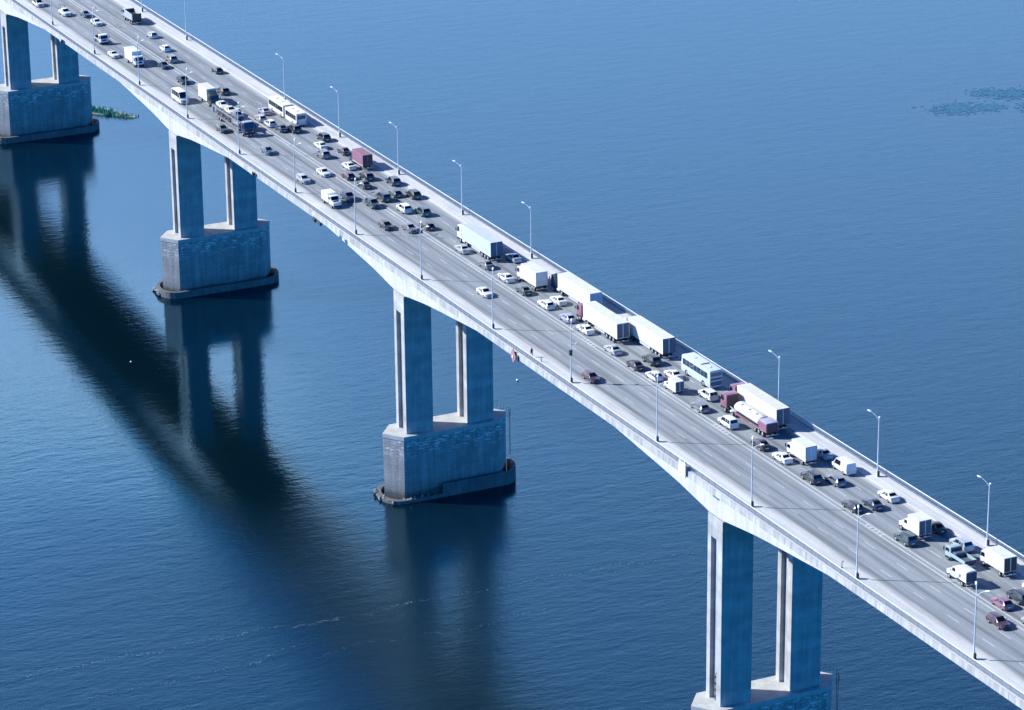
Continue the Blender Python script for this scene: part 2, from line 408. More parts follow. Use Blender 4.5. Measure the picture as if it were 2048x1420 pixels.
# edge beams: row of precast fascia blocks
for s, y0, y1 in ((0, -1.78, -1.604), (1, 25.704, 25.88)):
    bm = bmesh.new(); x = X0
    while x < X1 - 3:
        j = random.uniform(-0.012, 0.012); x2 = x + 2.96
        a = [bm.verts.new(p) for p in ((x, y0 + j, deckz(x) - 1.0), (x2, y0 + j, deckz(x2) - 1.0), (x2, y1 + j * 0, deckz(x2) - 1.0), (x, y1, deckz(x) - 1.0))]
        b = [bm.verts.new(p) for p in ((x, y0 + j, deckz(x) + 0.12), (x2, y0 + j, deckz(x2) + 0.12), (x2, y1, deckz(x2) + 0.12), (x, y1, deckz(x) + 0.12))]
        bm.faces.new(a[::-1]); bm.faces.new(b)
        for i in range(4): bm.faces.new((a[i], a[(i + 1) % 4], b[(i + 1) % 4], b[i]))
        x += 3.0
    on_bridge(obj('fascia', bm, 'slab', smooth=0))
tag(obj('roadway', sweep(lambda x: [(1.6, deckz(x) - 0.02), (22.5, deckz(x) - 0.02)], False), 'asphalt', smooth=20), kind='structure')
for y0, y1 in ((-1.6, 1.6), (22.5, 25.7)):
    tag(obj('pavement', sweep(lambda x: [(y0, deckz(x) - 0.055), (y1, deckz(x) - 0.055), (y1, deckz(x) + 0.13), (y0, deckz(x) + 0.13)]), 'pavement', smooth=20), kind='structure')

# painted lines
def strip(bm, x0, x1, y0, y1, dz=-0.012):
    n = max(1, int((x1 - x0) / 6)); prev = None
    for i in range(n + 1):
        x = x0 + (x1 - x0) * i / n
        cur = (bm.verts.new((x, y0, deckz(x) + dz)), bm.verts.new((x, y1, deckz(x) + dz)))
        if prev: bm.faces.new((prev[0], cur[0], cur[1], prev[1]))
        prev = cur
bm = bmesh.new()
for y in (11.72, 12.62): strip(bm, X0, X1, y, y + 0.26)
for y in (1.9, 22.12): strip(bm, X0, X1, y, y + 0.1)
tag(obj('median_line', bm, 'paint', smooth=0), kind='structure')
bm = bmesh.new()
for cx in range(-9, 12):
    x = 226 + cx * 50.6
    for i in range(5): strip(bm, x + i * 1.15, x + i * 1.15 + 0.42, 11.99, 12.61, -0.008)
tag(obj('median_crossbars', bm, 'paint', smooth=0), kind='structure')
bm = bmesh.new()
for y in (5.02, 8.5, 15.55, 19.0):
    x = X0 + (y * 3.7) % 7
    while x < X1 - 4: strip(bm, x, x + 3.2, y - 0.07, y + 0.07); x += 9.6
tag(obj('lane_dashes', bm, 'paint', smooth=0), kind='structure')
# long bitumen-sealed cracks and seams
bm = bmesh.new()
for y, a, b in ((3.25, -100, 480), (6.75, 150, 470), (10.0, -60, 300), (17.9, -100, 60), (14.4, -100, 90)):
    x = a
    while x < b:
        x2 = x + random.uniform(14, 40); yy = y + random.uniform(-0.12, 0.12); strip(bm, x, min(x2, b), yy, yy + random.uniform(0.05, 0.13), -0.016); x = x2 + random.uniform(1, 12)
M['seam'] = plain('bitumen_seam', (0.10, 0.105, 0.115), 0.7)
tag(obj('road_seam', bm, 'seam', smooth=0), kind='structure')

# railings
def railing(y, label):
    r = empty('railing', (PIER0, y, 0)); tag(r, label, 'railing', 'railings along the bridge edges')
    def on(o): o.parent = r; o.matrix_parent_inverse = Matrix.Translation((-PIER0, -y, 0)); return o
    on(obj('top_rail', sweep(rect(y - 0.06, y + 0.06, 1.10, 1.20)), 'rail_top', smooth=20))
    on(obj('lower_rail', sweep(rect(y - 0.035, y + 0.035, 0.24, 0.31)), 'rail', smooth=20))
    on(obj('middle_rail', sweep(rect(y - 0.03, y + 0.03, 0.80, 0.86)), 'rail', smooth=20))
    bm = bmesh.new(); x = X0; i = 0
    while x < X1:
        z = deckz(x); p = (i % 8 == 0); h = 0.035 if p else 0.022
        box(bm, x - h, x + h, y - h, y + h, z + 0.10, z + (1.12 if p else 1.10)); x += 0.28; i += 1
    on(obj('balusters', bm, 'rail', smooth=0))
railing(-1.3, 'grey steel railing along the near edge of the bridge with many thin bars')
railing(25.4, 'grey steel railing along the far edge of the bridge behind the lorries')

# ------------------------------------------------------------------ piers
ZC = WATER_DROP - 30.381
def nose(hx, y0, y1, k):      # plan of a boat-shaped caisson, k = how blunt the ends are
    return [(hx, y0), (hx * 0.34, y0 - 0.66 * k), (0, y0 - k), (-hx * 0.34, y0 - 0.66 * k), (-hx, y0),
            (-hx, y1), (-hx * 0.34, y1 + 0.66 * k), (0, y1 + k), (hx * 0.34, y1 + 0.66 * k), (hx, y1)]
def rnose(hx, y0, y1, k):     # rounder plan of the fender
    L_ = [(hx * math.cos(t), y0 - k * math.sin(t)) for t in [PI * i / 10 for i in range(11)]]
    return L_ + [(-x, y0 + y1 - y) for x, y in L_]
def pier(xm, label, hi):
    p = empty('bridge_pier', (xm, 12.06, 0)); tag(p, label, 'pier', 'piers carrying the bridge')
    bm = bmesh.new(); prism_xy(bm, nose(3.7, 1.4 - 12.06, 22.5 - 12.06, 2.9), -6, ZC - 0.85); obj('caisson', bm, 'caisson', p, 0)
    bm = bmesh.new(); prism_xy(bm, nose(3.82, 1.4 - 12.06, 22.5 - 12.06, 3.02), ZC - 0.85, ZC); obj('cap', bm, 'cap', p, 0)
    zt = deckz(xm) - 8.0
    for y0, y1 in ((2.54, 8.34), (15.85, 21.58)):
        y0 -= 12.06; y1 -= 12.06; gz = deckz(xm) - 12.15
        bm = bmesh.new(); d = 0.75
        plan = [(2.54, y0), (2.54, y1), (1.02, y1), (1.02, y1 - d), (-1.38, y1 - d), (-1.38, y1), (-2.54, y1), (-2.54, y0), (-1.38, y0), (-1.38, y0 + d), (1.02, y0 + d), (1.02, y0)]
        prism_xy(bm, plan, ZC - 0.3, gz); prism_xy(bm, [(2.54, y0), (2.54, y1), (-2.54, y1), (-2.54, y0)], gz, zt - 0.28)
        c = obj('column', bm, 'pier', p, 0)
        for bx in (-1.5, 1.5):
            obj('bearing', B(bx - 0.5, bx + 0.5, y0 + 0.7, y1 - 0.7, zt - 0.29, zt + 0.02), 'dark_metal', c, 0)
        if y0 < -5:     # maintenance ladder in the recess of the near column
            bm = bmesh.new()
            for yy in (-0.25, 0.25): cyl(bm, (-0.2 + yy, y0 + 0.45, ZC), (-0.2 + yy, y0 + 0.45, ZC + 5.2), 0.05, n=6)
            for i in range(13): cyl(bm, (-0.45, y0 + 0.45, ZC + 0.3 + i * 0.38), (0.05, y0 + 0.45, ZC + 0.3 + i * 0.38), 0.035, n=6)
            for i in range(4): box(bm, -0.75, 0.35, y0 + 0.35, y0 + 0.72, ZC + 0.5 + i * 1.2, ZC + 0.62 + i * 1.2)
            obj('ladder', bm, 'dark_metal', p, 0)
    # ladder on the right-hand nose
    bm = bmesh.new(); yn = 25.6 - 12.06
    for xx in (1.2, 1.75): cyl(bm, (xx, yn, 5.0), (xx, yn, ZC + 1.5), 0.035, n=6)
    for i in range(23): cyl(bm, (1.2, yn, 5.3 + i * 0.42), (1.75, yn, 5.3 + i * 0.42), 0.025, n=6)
    for i in range(9):
        aa = -0.3 + i * 0.33; cyl(bm, (3.5 * math.cos(aa + 0.3), 24.2 - 12.06 + 1.6 * math.sin(aa + 0.3), ZC), (3.5 * math.cos(aa + 0.3), 24.2 - 12.06 + 1.6 * math.sin(aa + 0.3), ZC + 1.05), 0.035, n=6)
    if hi == 'split': obj('access_ladder', bm, 'dark_metal', p, 0)
    else: bm.free()
    # fender wall round the waterline: low on the left, higher on the right
    def ring(y_from, y_to, top, th, mat, name):
        o_ = rnose(5.0, 0.9 - 12.06, 23.2 - 12.06, 3.7); i_ = rnose(5.0 - th, 0.9 - 12.06 + 0.1, 23.2 - 12.06 - 0.1, 3.7 - th)
        bm = bmesh.new(); n = len(o_)
        for i in range(n):
            a, b, c, d = o_[i], o_[(i + 1) % n], i_[(i + 1) % n], i_[i]
            steps = 8 if abs(a[1] - b[1]) > 8 else 1
            for s in range(steps):
                l = lambda p, q, f: (p[0] + (q[0] - p[0]) * f, p[1] + (q[1] - p[1]) * f)
                A, Bq, C, D = l(a, b, s / steps), l(a, b, (s + 1) / steps), l(d, c, (s + 1) / steps), l(d, c, s / steps)
                ym = (A[1] + Bq[1]) / 2 + 12.06
                if y_from <= ym < y_to: prism_xy(bm, [A, Bq, C, D], -2.0, top)
        bmesh.ops.remove_doubles(bm, verts=bm.verts, dist=0.001)
        obj(name, bm, mat, p, 0)
    if hi == 'split':
        ring(-9, 9.5, 0.75, 0.9, 'fender', 'fender_ledge'); ring(9.5, 40, 2.9, 0.55, 'fender', 'fender_wall')
    else:
        ring(-9, 40, hi, 0.7, 'fender', 'fender_wall')
    # rubble between the fender and the caisson
    bm = bmesh.new()
    for k in range(60 if hi == 'split' else 24):
        t = random.random()
        yy = random.uniform(-2.6, 8 if hi == 'split' else 3) ; xx = 4.3 + random.uniform(-0.35, 0.45) if yy > 1.5 else random.uniform(-3.5, 4.3)
        if yy <= 1.5 and xx < 3.2 and yy > -1.6: yy = random.uniform(-3.0, -2.2)
        r = random.uniform(0.15, 0.38)
        v = bmesh.ops.create_icosphere(bm, subdivisions=1, radius=r, matrix=Matrix.Translation((xx, yy - 12.06, random.uniform(0.3, 0.8))))['verts']
        for q in v: q.co += Vector((random.uniform(-1, 1), random.uniform(-1, 1), random.uniform(-1, 1))) * r * 0.3
    tag(obj('rubble', bm, 'stone', p, 0), kind='stuff')
pier(PIERS[0], 'leftmost pier, cut by the left edge of the photo, beside a green reed islet', 1.7)
pier(PIERS[1], 'second pier from the left, whose reflection shows a bright gap between its columns', 1.6)
pier(PIERS[2], 'pier near the middle of the photo with a stepped fender wall at the waterline', 'split')
pier(PIERS[3], 'tallest pier at lower right, its base cut off by the bottom edge', 'split')

# ------------------------------------------------------------------ lamps
def lamp_proto(side):
    t = empty('street_lamp')
    bm = bmesh.new(); cyl(bm, (0, 0, 0.1), (0, 0, 10.0), 0.125, 0.075, 12); obj('pole', bm, 'pole', t)
    bm = bmesh.new(); cyl(bm, (0, 0, 0), (0, 0, 1.15), 0.21, 0.20, 12); cyl(bm, (0, 0, 0.0), (0, 0, 0.12), 0.34, 0.34, 10); obj('base', bm, 'pole', t)
    obj('junction_box', B(0.16, 0.42, -0.18 * side, 0.18 * side, 0.1, 0.95, bevel=0.02), 'dark_metal', t)
    for s in (-1, 1):
        dx, dy = 0.87 * s, 0.5 * side
        bm = bmesh.new()
        pts = [(0, 0, 9.85), (dx * 0.7, dy * 0.7, 10.5), (dx * 1.45, dy * 1.45, 10.95)]
        cyl(bm, pts[0], pts[1], 0.05, n=8); cyl(bm, pts[1], pts[2], 0.045, n=8)
        arm = obj('arm', bm, 'pole', t)
        bm = bmesh.new(); d = Vector((dx, dy, 0.22)).normalized(); p0 = Vector(pts[2]) - d * 0.1
        a = bmesh.ops.create_icosphere(bm, subdivisions=2, radius=1)['verts']
        rot = d.to_track_quat('X', 'Z').to_matrix()
        for v in a: v.co = rot @ Vector((v.co.x * 0.46, v.co.y * 0.19, v.co.z * 0.13)) + p0 + d * 0.42
        obj('lamp_head', bm, 'white_sign', arm)
    return t
near_proto = lamp_proto(1); near_tree = tree_of(near_proto)
far_proto = lamp_proto(-1); far_tree = tree_of(far_proto)
ORD = ['first', 'second', 'third', 'fourth', 'fifth', 'sixth', 'seventh', 'eighth', 'ninth', 'tenth', 'eleventh', 'twelfth', 'thirteenth', 'fourteenth', 'fifteenth']
for k, i in enumerate(range(13, -2, -1)):
    o = near_proto if k == 0 else copy_tree(near_tree)
    x = i * 33.0; o.location = (x, 0.0, deckz(x) + 0.13)
    tag(o, 'pale two-headed lamp on the near pavement, %s counted up from the lower right corner' % ORD[k], 'street lamp', 'lamps along the near pavement')
    if i == 9:
        o['label'] = 'pale near-side lamp with a dark box and small camera halfway up, near the maroon car'
        obj('control_box', B(-0.24, 0.24, -0.3, 0.2, 5.1, 6.1, bevel=0.02), 'dark_metal', o)
        bm = bmesh.new(); cyl(bm, (0, 0, 7.0), (0.3, 0.9, 7.2), 0.05, n=8); box(bm, 0.12, 0.5, 0.8, 1.1, 7.1, 7.35); obj('camera_arm', bm, 'galv', o)
for k, i in enumerate((12, 11, 10, 7, 6, 5, 4, 3, 1, 0)):
    o = far_proto if k == 0 else copy_tree(far_tree)
    x = i * 33.0 - 1.88; o.location = (x, 24.12, deckz(x) + 0.13)
    tag(o, 'pale two-headed lamp on the far pavement, %s counted up from the right edge' % ORD[k], 'street lamp', 'lamps along the far pavement')
    if i == 10: o['label'] = 'pale lamp rising behind the long cream trailer at the far railing'

# ------------------------------------------------------------------ cars
def car_params(kind):
    d = dict(L=4.4, W=1.76, H=1.45, z0=0.2, hz=0.92, bz=0.94, xc=0.95, rf=0.22, rr=-0.95, rb=-1.55, zrb=1.02, zt=0.98, wr=0.31, wb=2.6, wt=0.70)
    k = dict(
        sedan={}, hatch=dict(L=4.0, H=1.48, xc=0.95, rf=0.2, rr=-1.35, rb=-1.85, zrb=0.98, zt=0.9, wb=2.5),
        estate=dict(L=4.5, H=1.48, rr=-1.75, rb=-2.1, zrb=0.98, zt=0.92),
        suv=dict(L=4.55, W=1.86, H=1.74, z0=0.28, hz=1.08, bz=1.1, xc=1.0, rf=0.35, rr=-1.85, rb=-2.15, zrb=1.12, zt=1.05, wr=0.37, wb=2.7, wt=0.76),
        coupe=dict(L=4.35, H=1.36, xc=0.85, rf=0.05, rr=-0.75, rb=-1.75, zrb=0.98, zt=0.95),
        minivan=dict(L=4.6, W=1.84, H=1.78, z0=0.25, hz=1.05, bz=1.05, xc=1.35, rf=0.6, rr=-1.95, rb=-2.2, zrb=1.1, zt=1.0, wr=0.34, wt=0.78),
        van=dict(L=5.1, W=1.95, H=2.15, z0=0.3, hz=1.15, bz=1.2, xc=1.75, rf=1.05, rr=-2.4, rb=-2.5, zrb=1.3, zt=1.2, wr=0.36, wb=3.1, wt=0.86),
        minibus=dict(L=6.3, W=2.1, H=2.75, z0=0.32, hz=1.3, bz=1.45, xc=2.35, rf=1.75, rr=-3.0, rb=-3.1, zrb=1.5, zt=1.4, wr=0.37, wb=3.8, wt=0.86),
        pickup=dict(L=5.2, W=1.86, H=1.8, z0=0.32, hz=1.12, bz=1.12, xc=1.25, rf=0.6, rr=-0.65, rb=-0.8, zrb=1.2, zt=1.05, wr=0.38, wb=3.1, wt=0.76))
    d.update(k[kind]); return d

def build_car(kind, paint, name):
    p = car_params(kind); hw = p['W'] / 2; f = p['L'] / 2; t = empty(name)
    hz, bz, H, z0 = p['hz'], p['bz'], p['H'], p['z0']; wt = p['wt']
    S = [(f, hz * 0.66, hz * 0.72, 0.78, 0.60), (f - 0.16, hz * 0.84, hz * 0.90, 0.93, 0.76), (p['xc'] + 0.12, bz * 0.95, hz, 0.985, 0.80),
         (p['xc'], bz * 0.96, hz + 0.03, 0.99, 0.79), (p['rf'], bz, H - 0.03, 1.0, wt), ((p['rf'] + p['rr']) / 2, bz, H, 1.0, wt + 0.01),
         (p['rr'], bz, H - 0.05, 0.99, wt - 0.02), (p['rb'], bz * 1.0, p['zrb'], 0.98, 0.80)]
    if p['rb'] > -f + 0.25: S += [(-f + 0.14, p['zt'] * 0.93, p['zt'], 0.95, 0.78)]
    S += [(-f, p['zt'] * 0.72, p['zt'] * 0.78, 0.86, 0.70)]
    def ring(s):
        x, zb, zt, b, c = s
        half = [(hw * 0.86 * min(1, b + 0.02), z0), (hw * b, z0 + 0.17), (hw * b, min(zb, zt - 0.02)), (hw * c, zt - 0.035), (hw * c - 0.12, zt)]
        return [(x, y, z) for y, z in half] + [(x, -y, z) for y, z in half[::-1]]
    bm = bmesh.new(); R = [[bm.verts.new(q) for q in ring(s)] for s in S]
    for a, b in zip(R, R[1:]):
        for i in range(10): bm.faces.new((a[i], a[(i + 1) % 10], b[(i + 1) % 10], b[i]))
    bm.faces.new(R[0]); bm.faces.new(R[-1])
    if kind == 'pickup':      # open load bed
        bm2 = bmesh.new(); box(bm2, -f + 0.1, p['rb'] - 0.15, -hw * 0.82, hw * 0.82, 0.9, p['zt'] + 0.012)
        obj('load_bed', bm2, 'chassis', t)
    obj('body', bm, 'p_' + paint, t, 28)
    def top_panel(s0, s1, a, b, nm):     # glass on the top face between two stations
        P = []
        for fr in (a, b):
            x = s0[0] + (s1[0] - s0[0]) * fr; z = s0[2] + (s1[2] - s0[2]) * fr; c = hw * (s0[4] + (s1[4] - s0[4]) * fr) - 0.075
            P.append((x, c, z - 0.004))
        (x0, c0, za), (x1, c1, zb_) = P
        bm = bmesh.new(); panel(bm, [(x0, c0, za), (x0, -c0, za), (x1, -c1, zb_), (x1, c1, zb_)], 0.014, (0, 0, 1)); obj(nm, bm, 'glass', t, 0)
    top_panel(S[3], S[4], 0.08, 0.94, 'windscreen')
    if kind not in ('van',): top_panel(S[6], S[7], 0.08, 0.9, 'rear_window')
    def side_pt(x, fr, s):
        for a, b in zip(S[3:8], S[4:8]):
            if a[0] >= x >= b[0]:
                k = (x - a[0]) / (b[0] - a[0])
                zb = a[1] + (b[1] - a[1]) * k; zt = a[2] + (b[2] - a[2]) * k - 0.035
                wb_ = hw * (a[3] + (b[3] - a[3]) * k); wt_ = hw * (a[4] + (b[4] - a[4]) * k)
                zb = min(zb, zt)
                return (x, s * (wb_ + (wt_ - wb_) * fr), zb + (zt - zb) * fr)
        return (x, s * hw, bz)
    xb = (p['rf'] + p['rr']) / 2 + 0.15
    wins = [((p['xc'] - 0.28, p['rf'] - 0.02), (xb, xb))]
    if kind == 'van': pass
    elif kind == 'pickup': wins = [((p['xc'] - 0.28, p['rf'] - 0.02), (p['rr'] + 0.1, p['rr'] + 0.12))]
    elif kind == 'minibus':
        wins = [((p['xc'] - 0.28, p['rf'] - 0.02), (1.05, 1.05)), ((0.95, 0.95), (-0.35, -0.35)), ((-0.45, -0.45), (-1.65, -1.65)), ((-1.75, -1.75), (-2.8, -2.75))]
    elif p['rr'] < -1.6: wins += [((xb - 0.1, xb - 0.1), (-1.12, -1.12)), ((-1.22, -1.22), (p['rr'] - 0.08, p['rr'] + 0.08))]
    else: wins += [((xb - 0.1, xb - 0.1), (p['rr'] - 0.22, p['rr'] + 0.08))]
    for s in (-1, 1):
        for (b0, t0), (b1, t1) in wins:
            bm = bmesh.new(); panel(bm, [side_pt(b0, 0.06, s), side_pt(b1, 0.06, s), side_pt(t1, 0.9, s), side_pt(t0, 0.9, s)], 0.014, (0, s, 0.3)); obj('side_window', bm, 'glass', t, 0)
        for xw in (p['wb'] / 2 + 0.05, -p['wb'] / 2 + 0.05): wheel(t, xw, s * (hw - 0.095), p['wr'], 0.215, s)
        bm = bmesh.new(); panel(bm, [(f - 0.05, s * hw * 0.86, hz * 0.62), (f + 0.005, s * hw * 0.45, hz * 0.62), (f - 0.07, s * hw * 0.45, hz * 0.80), (f - 0.15, s * hw * 0.86, hz * 0.80)], 0.02, (1, 0, 0.3)); obj('headlight', bm, 'lamp_glass', t, 0)
        zt = p['zt']; bm = bmesh.new(); panel(bm, [(-f + 0.02, s * hw * 0.82, zt * 0.66), (-f - 0.005, s * hw * 0.52, zt * 0.66), (-f + 0.06, s * hw * 0.52, zt * 0.86), (-f + 0.09, s * hw * 0.84, zt * 0.86)], 0.02, (-1, 0, 0.2)); obj('tail_light', bm, 'tail_red', t, 0)
        obj('mirror', B(p['xc'] - 0.42, p['xc'] - 0.25, s * (hw + 0.13) - 0.08, s * (hw + 0.13) + 0.08, bz + 0.02, bz + 0.16, bevel=0.02), 'p_' + paint, t, 30)
    obj('number_plate', B(-f - 0.02, -f + 0.03, -0.26, 0.26, 0.50 * p['zt'] + 0.02, 0.50 * p['zt'] + 0.14), 'plate', t, 0)
    obj('grille', B(f - 0.03, f + 0.015, -hw * 0.42, hw * 0.42, hz * 0.42, hz * 0.64), 'chassis', t, 0)
    if kind == 'pickup':
        bm = bmesh.new()
        for xx in (-0.9, -2.3):
            for s in (-1, 1): cyl(bm, (xx, s * hw * 0.8, 1.0), (xx, s * hw * 0.75, 2.3), 0.04, n=6)
            cyl(bm, (xx, -hw * 0.75, 2.3), (xx, hw * 0.75, 2.3), 0.04, n=6)
        obj('load_frame', bm, 'dark_metal', t, 0)
    return t

protos = {}
def place(o, x, y, d, dz=0.0, yaw=0.0):
    th = slope(x); o.location = (x, y, deckz(x) - 0.02 + dz)
    o.rotation_euler = (0, -th if d > 0 else th, (0 if d > 0 else PI) + math.radians(yaw))

